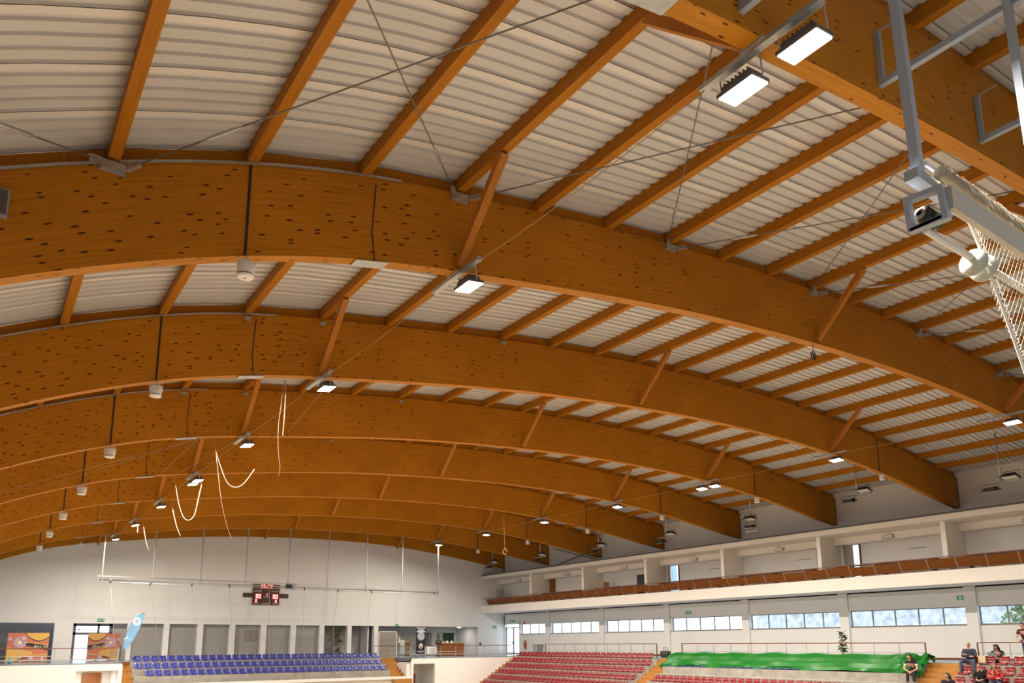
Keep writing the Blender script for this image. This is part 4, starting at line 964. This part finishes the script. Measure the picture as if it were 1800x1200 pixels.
for lab, x0, x1, y0, y1, Y, m in (('grey noticeboard on the reception side wall',752,759,1112,1136,YE+4.4,'greywall'), ('white low cabinet in front of the reception', 751,768,1136,1150,YB+6.2,'plastic_white'), ('white cupboard behind the gilded figure', 703,712,1124,1150,YE+1.2,'plastic_white'), ('pinned paper notices beside the taupe door', 700,704,1117,1130,YE+1.2,'cream')):
    a_, b_ = onY(x0,y1,Y), onY(x1,y0,Y)
    t = thing('cabinet', lab, 'cabinet' if 'c' in lab and 'notice' not in lab else 'notice board', (a_.x,Y,a_.z))
    w_, h_ = b_.x-a_.x, b_.z-a_.z
    MB().box((0,0,0),(w_,.08 if 'notice' in lab else .45,h_)).build('body', M[m], t)
    for q in (0,1): MB().box((w_*q/2+.02,-.012,.03),(w_*(q+1)/2-.02,0,h_-.03)).build('front', M[m], t)
# wall fittings near the corner
for lab, x, y in (('small red button on the wall beside the reception',844,1131),):
    p = onY(x,y,YE); tag(MB().box((-.09,-.06,-.12),(.09,0,.12)).build('call_box', M['darkgrey'], None, p), 'small dark call box on the wall beside the reception', 'wall box')
# ================================================================== right side details
XR_ = 36.3
def rail_r(label, x0, x1, n, closed):
    ya, yb = onX(x0,1140,XR_).y, onX(x1,1140,XR_).y
    return railing(label, (XR_,ya,WR), (XR_,yb,WR), n, .88, mids=(.48,), g='walkway railings', endposts='brownrail')
rail_r('brown-topped railing above the red seat rows', 959, 1154.5, 10, True)
rail_r('long brown-topped railing above the green tarp', 1199, 1627, 12, True)
ya = onX(1719,1140,XR_).y
railing('brown-topped railing behind the spectators at the right edge', (XR_,ya,WR), (XR_,ya-9,WR), 7, .88, mids=(.48,), g='walkway railings', endposts='brownrail')
# fire extinguisher, bin, black bag
p = onX(923,1133,XW-.12)
t = thing('fire_extinguisher', 'red fire extinguisher on the wall beside the far glass doors', 'fire extinguisher', (XW-.12,p.y,p.z-.35))
MB().lathe([(0,0),(.10,0),(.11,.05),(.11,.55),(.05,.66),(.03,.70)],14).build('cylinder', mat('extinguisher_red',(.45,.03,.02),.35), t); MB().box((-.05,-.03,.68),(.05,.03,.76)).build('valve', M['black'], t); MB().tube([(0,.05,.70),(-.05,.14,.6),(-.04,.15,.25)],.015,6).build('hose', M['black'], t)
p = onX(946,1146,37.6)
t = thing('waste_bin', 'grey square waste bin behind the railing at the far end', 'bin', (37.6,p.y,WR)); MB().add([(x*s,y*s,z) for s, z in ((.26,0),(.32,.78)) for x, y in ((-1,-1),(1,-1),(1,1),(-1,1))],[(0,1,2,3),(4,5,6,7),(0,1,5,4),(1,2,6,5),(2,3,7,6),(3,0,4,7)]).build('body', mat('bin_grey',(.26,.25,.24),.5), t); MB().box((-.35,-.35,.78),(.35,.35,.86)).build('lid', M['frame'], t)
p = onX(1170,1153,36.6)
t = thing('black_bag', 'black carrier bag with raised handles at the top of the wooden stairs', 'bag', (36.6,p.y,WR)); MB().add([(x*s,y*s2,z) for s, s2, z in ((.16,.24,0),(.20,.30,.22),(.17,.27,.42)) for x, y in ((-1,-1),(1,-1),(1,1),(-1,1))],[(0,3,2,1),(0,1,5,4),(1,2,6,5),(2,3,7,6),(3,0,4,7),(4,5,9,8),(5,6,10,9),(6,7,11,10),(7,4,8,11)]).build('sack', mat('bag_black',(.03,.035,.03),.5), t)
for s_ in (-1,1): MB().tube([(s_*.1,-.16,.40),(s_*.1,-.1,.62),(s_*.1,.06,.66),(s_*.1,.14,.40)],.014,6).build('handle', M['black'], t)
# green tarpaulin draped over two rows
def tarp():
    random.seed(21); ya, yb = 17.75, 33.55; n = 260
    prof = [(36.18,-.85),(36.16,-.63),(35.85,-.60),(35.52,-.62),(35.46,-.82),(35.38,-1.00),(35.02,-1.045),(34.90,-1.24),(34.82,-1.47)]
    ph = [random.uniform(0,6.28) for _ in range(12)]
    vs = []
    for i in range(n+1):
        u = i/n; Y = ya+(yb-ya)*u
        for j, (x, z) in enumerate(prof):
            w = .010*sin(Y*1.9+ph[0]+j*.5)+.010*sin(Y*4.3+ph[1]-j*.9)+.012*sin(Y*.8+j+ph[2])+.012*abs(sin(Y*2.9+ph[5]+j*.4))
            xx, zz = x+w*(.4+.1*j), CAMZ+z+w*.6+.03*sin(Y*2.6+ph[3])*(j in (1,2,3))
            if j == 8: zz += .16*max(0,sin(Y*.62+.9))**3+.05*sin(Y*1.7); xx -= .05*sin(Y*2.2)
            if j == 7: xx -= .05*sin(Y*1.3+ph[4])
            # far end droops to a point, near end is bunched up
            e = max(0,(u-.945)/.055); zz -= e*e*.45*(1-j/10); xx -= e*.10
            e = max(0,(.10-u)/.10); zz += e*(.10*sin(Y*7+j*1.3)+.05*sin(Y*15+j)); xx += e*.14*sin(Y*6+j*2.1)
            vs.append((xx,Y+.05*sin(j*1.7+Y),zz))
    m = len(prof); fs = [(i*m+j,i*m+j+1,(i+1)*m+j+1,(i+1)*m+j) for i in range(n) for j in range(m-1)]
    o = MB().add(vs,fs,0,False).build('green_tarpaulin', M['tarp']); sd = o.modifiers.new('thickness','SOLIDIFY'); sd.thickness = .008
    tag(o, 'glossy green tarpaulin draped over two seat rows below the railing', 'tarpaulin')
tarp()
# gallery parapet: leaning wooden boards between thin posts, rail on top
t = thing('gallery_parapet', 'brown timber parapet with leaning boards along the upper gallery', 'parapet', (XG, 8, 9.45))
ln = YE-8; n = int(ln/1.4)
bm_ = MB().prism([(.30,.02,.10),(.30,1.38,.10),(.05,1.38,.56),(.05,.02,.56)],(.03,0,.015)).mesh('board', M['panelwood'])
pm_ = MB().bar((.34,0,0),(.02,0,.66),.03,.03,up=(0,1,0)).mesh('post', M['greyrail'])
for q in range(n+1):
    if q < n:
        o = link('board', bm_, t, (0,q*1.4,random.choice((0,0,-.03,.03))))
    link('post', pm_, t, (0,q*1.4,0))
MB().bar((.0,0,.66),(.0,ln,.66),.06,.045).build('handrail', M['brownrail'], t)
MB().bar((.36,0,.02),(.36,ln,.02),.05,.04).build('floor_rail', M['brownrail'], t)
# gallery benches behind the parapet
for q in range(6):
    Y0 = FY[2+q]-6.2 if q < 6 else 0
    b = thing('gallery_bench', 'long brown bench board behind the parapet in %s gallery bay from the right' % nth(q+1), 'bench', (40.3,Y0,9.45), group='gallery bench boards')
    MB().box((0,0,.72),(.5,5.6,.76)).build('seat_board', M['panelwood'], b)
    for y in (.2,2.8,5.4): MB().box((.05,y-.03,0),(.45,y+.03,.72)).build('support', M['darkgrey'], b)
    for y in range(4): MB().box((.1,.5+1.25*y,.76),(.4,1.0+1.25*y,.80)).build('cushion_pad', M['stepwood'], b)
# boxes and gear left in the gallery
for lab, x, y, w, h, m in (('cardboard boxes piled in the gallery', 1060,1030,.8,.5,'rope'), ('black equipment case in the gallery', 1134,1022,1.1,.75,'black'), ('grey box at the far end of the gallery', 879,1050,.5,.8,'greywall')):
    p = onX(x,y,40.6); t = thing('storage_box', lab, 'box', (40.6,p.y,10.2))
    MB().box((-.3,-w/2,-.75),(.3,w/2,h)).build('case', M[m], t); MB().box((-.31,-w/2-.01,h-.08),(.31,w/2+.01,h)).build('lid', M[m], t)
# wall lamps and slot vents of the gallery
for k in range(2, 9):
    Yc = FY[k]-3.4
    t = thing('wall_lamp', 'boxy wall lamp high in %s gallery bay from the right' % nth(k-1), 'lamp', (41.13,Yc,11.60), group='gallery wall lamps')
    MB().box((-.10,-.30,0),(0,.30,.20)).build('back_box', M['greywall'], t); MB().box((-.115,-.26,.03),(-.10,.26,.17)).build('diffuser', M['lamp_off'], t)
    o = tag(MB().box((-.02,-.45,-.02),(0,.45,.02)).build('slot_vent', M['frame'], None, (XW-.0,FY[k]-4.6,11.0)), 'thin dark slot vent on the back wall in %s gallery bay' % nth(k-1), 'vent', 'gallery slot vents')
    for dy in (-1.5,1.5):
        p = thing('soffit_lamp', 'flat round lamp under the gallery roof, %s %s bay from the right' % ('near half of' if dy < 0 else 'far half of', nth(k-1)), 'lamp', (40.0,Yc+dy,11.93), group='gallery soffit lamps')
        MB().lathe([(0,0),(.14,0),(.15,.02)],14).build('disc', M['plastic_white'], p); MB().lathe([(.10,-.004),(.12,-.004),(.12,.0)],14).build('ring', M['greywall'], p)
# outside: old stone boundary wall and shrub seen through the windows
stone = mat('old_stone', (.5,.5,.5), .9); b_ = stone.node_tree.nodes['Principled BSDF']
tc = N(stone,'ShaderNodeTexCoord'); nz = N(stone,'ShaderNodeTexNoise'); nz.inputs['Scale'].default_value = 2.2; nz.inputs['Detail'].default_value = 9; L(stone, tc.outputs['Object'], nz.inputs['Vector']); L(stone, ramp(stone, nz.outputs[0], [(.35,(.50,.52,.54)),(.65,(.92,.92,.92))]), b_.inputs['Base Color'])
mb = MB(); random.seed(4); ys = [0+2*i for i in range(27)]
for a, c in zip(ys, ys[1:]):
    h = 8.75-.012*a if a < 38 else 6.2
    mb.prism([(50,a,0),(50,c,0),(50,c,h+.05*sin(c*2)),(50,a,h+.05*sin(a*2))],(.5,0,0))
tag(mb.build('boundary_wall', stone), 'old grey stone wall outside the long windows', 'wall')
random.seed(8); t = thing('shrub', 'leafy green shrub outside the nearest window', 'shrub', (48.5,16.6,5.2))
lv = noisy('shrub_leaf', (.16,.30,.10), .4, 5, .6); mb = MB()
for q in range(3200):
    a, c, r = random.uniform(0,6.28), random.uniform(-1,1), random.random()**.5
    p = Vector((.9*r*cos(a)*sqrt(1-c*c),3.1*r*sin(a)*sqrt(1-c*c),1.9+1.6*r*c)); d = Vector((random.uniform(-1,1),random.uniform(-1,1),random.uniform(-1,1)))  .normalized()*.24; e = d.cross(Vector((random.uniform(-1,1),1,.3))).normalized()*.11
    mb.add([p,p+d*.5+e,p+d,p+d*.5-e],[(0,1,2,3)])
tag(mb.build('foliage', lv, t), kind='stuff'); MB().tube([(0,0,-5.2),(0,.1,0),(0,0,2.2)],[.14,.1,.05],8).build('stem', M['strut'], t)
# ================================================================== spectators
def skin_mesh(verts, edges, radii, root, sub=2):
    me = bpy.data.meshes.new('tmp'); me.from_pydata([tuple(v) for v in verts], edges, [])
    o = bpy.data.objects.new('tmp', me); COL.objects.link(o)
    o.modifiers.new('skin', 'SKIN'); sv = me.skin_vertices[0].data
    for i, r in enumerate(radii): sv[i].radius = r if isinstance(r, tuple) else (r, r); sv[i].use_root = (i == root)
    ss = o.modifiers.new('sub', 'SUBSURF'); ss.levels = sub; ss.render_levels = sub
    dg = bpy.context.evaluated_depsgraph_get(); out = bpy.data.meshes.new_from_object(o.evaluated_get(dg)); bpy.data.objects.remove(o); return out
def me_to_mb(mb, me, mi=0): return mb.add([v.co.copy() for v in me.vertices], [tuple(p.vertices) for p in me.polygons], mi, True)
SKIN = mat('skin', (.55,.30,.21), .55)
def person(label, loc, rz, J, top, bottom, hair, long_hair=False, stand=False, sleeves=True, shoes=(.06,.05,.05), skin=SKIN, extra=None):
    # J: joint positions; x forward, y left, z up, metres, origin at the seat (or the floor)
    t = thing('person', label, 'person', loc, rz, 'spectators')
    V_ = {k: Vector(v) for k, v in J.items()}
    names = ['pelvis','waist','chest','neck','hip_l','knee_l','ankle_l','toe_l','hip_r','knee_r','ankle_r','toe_r','sho_l','elb_l','wri_l','sho_r','elb_r','wri_r']
    R = dict(pelvis=(.15,.12),waist=(.13,.10),chest=(.16,.11),neck=.052,hip_l=.095,hip_r=.095,knee_l=.062,knee_r=.062,ankle_l=.042,ankle_r=.042,toe_l=.035,toe_r=.035,sho_l=.062,sho_r=.062,elb_l=.043,elb_r=.043,wri_l=.028,wri_r=.028)
    E_ = [('pelvis','waist'),('waist','chest'),('chest','neck')]
    for s in 'lr': E_ += [('pelvis','hip_'+s),('hip_'+s,'knee_'+s),('knee_'+s,'ankle_'+s),('ankle_'+s,'toe_'+s),('chest','sho_'+s),('sho_'+s,'elb_'+s),('elb_'+s,'wri_'+s)]
    ix = {n: i for i, n in enumerate(names)}
    mb = MB(); me_to_mb(mb, skin_mesh([V_[n] for n in names], [(ix[a], ix[b]) for a, b in E_], [R[n] for n in names], 0))
    # head with nose, ears, brow; hands with five fingers
    hd = V_['head']; hm = MB(); hm.ball((0,0,0),(.088,.074,.112),16,12)
    hv = []
    q = Vector((1,0,0)).rotation_difference(V_['look'].normalized()) if 'look' in V_ else None
    for v in hm.v:
        x, y, z = v
        if z < -.03: x *= 1-.18*(-z-.03)/.08; y *= 1-.28*(-z-.03)/.08
        if x > .06 and abs(y) < .03 and -.045 < z < .03: x += .018*(1-abs(y)/.03)
        hv.append(Vector((x,y,z)))
    def put(v): v = Vector(v); return hd+(q @ v if q else v)
    mb.add([put(v) for v in hv], hm.f, 0, True)
    for s in (-1, 1):
        em = MB().ball((0,0,0),(.018,.010,.030),8,6); mb.add([put(Vector(v)+Vector((-.005,s*.075,0))) for v in em.v], em.f, 0, True)
    mb.tube([put((.085,0,.012)), put((.108,0,-.018)), put((.088,0,-.026))], [.008,.014,.008], 6)
    mb.tube([V_['neck']-Vector((0,0,.03)), hd-Vector((.01,0,.06))], [.055,.05], 10)
    for s in 'lr':
        w, e = V_['wri_'+s], V_['elb_'+s]; d = (w-e).normalized(); side = d.cross(Vector((0,0,1)));
        side = side.normalized() if side.length > .01 else Vector((0,1,0)); up = side.cross(d)
        pm = w+d*.05; mb.tube([w-d*.02, w+d*.02, w+d*.07, w+d*.09], [.026,.036,.038,.03], 8)
        for f in range(4):
            b0 = w+d*.085+side*(.024-.016*f); l = (.062,.072,.068,.052)[f]
            mb.tube([b0, b0+d*l*.5-up*.008, b0+d*l*.8-up*.03], [.009,.008,.006], 5)
        sg = 1 if s == 'r' else -1; b0 = w+d*.03+side*.03*sg; mb.tube([b0, b0+d*.03+side*.025*sg, b0+d*.055+side*.03*sg-up*.01], [.011,.010,.007], 5)
    mb.build('body', skin, t)
    # face details
    for s in (-1, 1): MB().ball(put((.079,s*.030,.012)), .009, 8, 6).build('eye', M['black'], t)
    MB().tube([put((.082,-.022,-.052)), put((.089,0,-.054)), put((.082,.022,-.052))], .005, 5).build('mouth', mat('lips',(.35,.10,.09),.5), t)
    # clothes
    g = .016
    tn = ['pelvis','waist','chest','neck','sho_l','elb_l','sho_r','elb_r']+(['wri_l','wri_r'] if sleeves == 'long' else [])
    te = [(a, b) for a, b in E_ if a in tn and b in tn]; ti = {n: i for i, n in enumerate(tn)}
    vv = [V_[n].copy() for n in tn]; rr = []
    for n in tn:
        r = R[n]; r = .062 if n == 'neck' else r; rr.append(tuple(x+g+.008 for x in r) if isinstance(r, tuple) else r+g)
    vv[ti['neck']] = V_['chest'].lerp(V_['neck'], .72)
    if sleeves == 'short':
        for n, s in (('elb_l','sho_l'),('elb_r','sho_r')): vv[ti[n]] = V_[s].lerp(V_[n], .6)
    if sleeves == 'long':
        for n, s in (('wri_l','elb_l'),('wri_r','elb_r')): vv[ti[n]] = V_[s].lerp(V_[n], .9)
    sh = skin_mesh(vv, [(ti[a], ti[b]) for a, b in te], rr, 0); mt = top if not isinstance(top, str) else M[top]; sh.materials.append(mt)
    for p_ in sh.polygons: p_.use_smooth = True
    link('shirt', sh, t)
    bn = ['pelvis','hip_l','knee_l','ankle_l','hip_r','knee_r','ankle_r']; be = [(a, b) for a, b in E_ if a in bn and b in bn]; bi = {n: i for i, n in enumerate(bn)}
    tr = skin_mesh([V_[n] for n in bn], [(bi[a], bi[b]) for a, b in be], [(tuple(x+.012 for x in R[n]) if isinstance(R[n], tuple) else R[n]+.02) for n in bn], 0); tr.materials.append(bottom)
    for p_ in tr.polygons: p_.use_smooth = True
    link('trousers', tr, t)
    sm_ = mat('shoe', shoes, .5)
    for s in 'lr':
        a, b = V_['ankle_'+s], V_['toe_'+s]; MB().tube([a+(a-b)*.25-Vector((0,0,.03)), a-Vector((0,0,.02)), b, b+(b-a)*.35], [.03,.055,.048,.02], 8).build('shoe', sm_, t)
    hb = MB().ball((0,0,0),(.098,.086,.112),16,12); keep = [f for f in hb.f if sum(hb.v[i][2] for i in f)/4 > -.005+.9*max(0,sum(hb.v[i][0] for i in f)/4-.02)]
    mh = MB(); mh.add([put(Vector(v)+Vector((-.008,0,.012))) for v in hb.v], keep, 0, True)
    if long_hair:
        for y in (-.06,-.03,0,.03,.06): mh.tube([put((-.06,y,.05)), put((-.095,y*1.15,-.06)), put((-.085,y*1.5,-.20)), put((-.06,y*1.6,-.30))], [.04,.05,.045,.02], 7)
    mh.build('hair', mat('hair', hair, .6), t)
    return t
def seated(lean=.10, knees=.28, shin=.44, arms='lap', spread=.16, feet_dx=.05, look=(1,0,-.05)):
    J = dict(pelvis=(-.02,0,.12), waist=(-.02+lean*.35,0,.30), chest=(-.02+lean*.9,0,.50), neck=(lean*1.25,0,.66), head=(lean*1.45+.03,0,.79), look=look)
    for s, y in (('l',1),('r',-1)):
        J['hip_'+s] = (.02,y*.11,.11); J['knee_'+s] = (.44,y*spread,.10); J['ankle_'+s] = (.44+feet_dx,y*(spread+.02),.10-shin); J['toe_'+s] = (.60+feet_dx,y*(spread+.05),.05-shin)
        c = J['chest']; J['sho_'+s] = (c[0],y*.20,c[2]+.06)
        if arms == 'lap': J['elb_'+s] = (c[0]+.06,y*.27,.27); J['wri_'+s] = (.32,y*.10,.22)
        elif arms == 'knees': J['elb_'+s] = (c[0]+.16,y*.27,.26); J['wri_'+s] = (.46,y*.045,.13)
        elif arms == 'crossed': J['elb_'+s] = (c[0]+.10,y*.27,.30); J['wri_'+s] = (c[0]+.22,-y*.10,.34+.04*y)
        elif arms == 'laptop': J['elb_'+s] = (c[0]+.10,y*.27,.28); J['wri_'+s] = (.36,y*.10,.30)
    return J
denim = noisy('denim', (.055,.075,.13), .3, 9, .85); navyj = noisy('denim_jacket', (.03,.04,.065), .3, 9, .8); blackc = mat('black_cotton', (.012,.012,.014), .85); redc = mat('red_cotton', (.45,.02,.03), .85); maroon = mat('maroon_cotton', (.075,.012,.018), .85)
stripe = mat('striped_jersey', (.02,.02,.024), .85); b_ = stripe.node_tree.nodes['Principled BSDF']; tc = N(stripe,'ShaderNodeTexCoord'); sp_ = N(stripe,'ShaderNodeSeparateXYZ'); L(stripe, tc.outputs['Object'], sp_.inputs[0])
L(stripe, ramp(stripe, sp_.outputs[2], [(.0,(.06,.075,.12)),(.395,(.06,.075,.12)),(.40,(.75,.72,.70)),(.475,(.75,.72,.70)),(.48,(.015,.015,.018))]), b_.inputs['Base Color']); [r for r in stripe.node_tree.nodes if r.type == 'VALTORGB'][0].color_ramp.interpolation = 'CONSTANT'
def at_row(k, x, y, back=0): p = onX(x, y, RX[k]+back); return (RX[k]+back, p.y, RZ[k])
FW = pi
person('woman in black and white striped top sitting hunched at the end of the green tarp', (RX[1]+.05, onX(1603,1175,RX[1]).y, RZ[1]-.04), FW+.25, seated(.22,arms='knees',shin=.42,spread=.12,look=(.8,-.75,-.1)), stripe, blackc, (.02,.014,.012), True, sleeves='short', shoes=(.14,.13,.13))
person('grey-haired man in denim jacket with crossed arms on the top row', (RX[0]+.18, onX(1702,1160,RX[0]).y, RZ[0]+.06), FW+.15, seated(.02,arms='crossed',shin=.46,spread=.24,look=(1,.05,0)), navyj, denim, (.30,.29,.28), False, sleeves='long', shoes=(.05,.04,.04))
person('man in black hoodie sitting in the third row among red seats', (RX[2]+.18, onX(1722,1185,RX[2]).y, RZ[2]+.06), FW+.1, seated(.10,arms='lap',look=(1,-.3,-.1)), blackc, blackc, (.05,.035,.025), False, sleeves='long')
person('woman in red top with folded arms in the third row', (RX[2]+.18, onX(1747,1185,RX[2]).y, RZ[2]+.06), FW+.2, seated(.10,arms='crossed',look=(1,.45,-.2)), redc, denim, (.22,.10,.06), True, sleeves='long')
person('dark-haired woman at the bottom edge beside the wooden stairs', (RX[3]+.18, onX(1663,1195,RX[3]).y, RZ[3]+.06), FW+.2, seated(.08,arms='lap',look=(1,-.4,0)), blackc, blackc, (.015,.012,.012), True, sleeves='long')
lw = onX(1752,1145,37.6)
person('dark-haired woman bent over a laptop behind the railing', (37.75, lw.y, WR-.10), FW+.1, seated(.16,arms='laptop',shin=.05,look=(1,.1,-.6)), blackc, blackc, (.015,.012,.012), True, sleeves='short')
t = thing('laptop', 'silver laptop in front of the woman behind the railing', 'laptop', (37.25, onX(1747,1150,37.3).y, WR+.22), FW+.1)
MB().box((-.12,-.17,0),(.12,.17,.018)).build('base', M['steel'], t); MB().prism([(.12,-.17,.018),(.12,.17,.018),(.20,.17,.24),(.20,-.17,.24)],(.012,0,.004)).build('screen', M['steel'], t); MB().box((-.10,-.14,.018),(.02,.14,.021)).build('keyboard', M['black'], t)
t = thing('low_table', 'low grey table carrying the laptop', 'table', (37.25, onX(1747,1150,37.3).y, WR), 0)
MB().box((-.22,-.35,.19),(.22,.35,.22)).build('table_top', M['greywall'], t)
for x in (-.18,.18):
    for y in (-.3,.3): MB().box((x-.02,y-.02,0),(x+.02,y+.02,.19)).build('leg', M['greyrail'], t)
sj = dict(pelvis=(0,0,.95), waist=(.06,0,1.12), chest=(.16,0,1.32), neck=(.25,0,1.47), head=(.30,0,1.60), look=(1,.2,-.2))
for s, y in (('l',1),('r',-1)):
    sj['hip_'+s] = (0,y*.10,.90); sj['knee_'+s] = (.02,y*.11,.50); sj['ankle_'+s] = (-.02,y*.11,.08); sj['toe_'+s] = (.13,y*.13,.04); sj['sho_'+s] = (.17,y*.20,1.38); sj['elb_'+s] = (.28,y*.28,1.08); sj['wri_'+s] = (.42,y*.12,.96)
rm = onX(1803,1125,36.85)
person('person in maroon shirt leaning on the railing at the right edge', (36.95, rm.y, WR), FW, sj, maroon, denim, (.05,.035,.025), False, True, sleeves='short')
# tote bag left on a seat
p = onX(1726,1162,RX[0]+.12)
t = thing('tote_bag', 'cream tote bag on the first red seat of the top row', 'bag', (RX[0]+.16,p.y,RZ[0]+.10))
MB().add([(x,y,z) for x, z, w in ((-.05,0,.15),(.05,0,.15),(.03,.30,.14),(-.02,.30,.14)) for y in (-w,w)],[(0,1,3,2),(2,3,5,4),(4,5,7,6),(6,7,1,0),(0,2,4,6),(1,7,5,3)]).build('sack', mat('tote_cream',(.55,.48,.30),.8), t)
for s_ in (-1,1): MB().tube([(.01,-.07,.29),(s_*.02,-.06,.40),(s_*.02,.06,.40),(.01,.07,.29)],.008,5).build('strap', mat('tote_strap',(.45,.38,.24),.8), t)
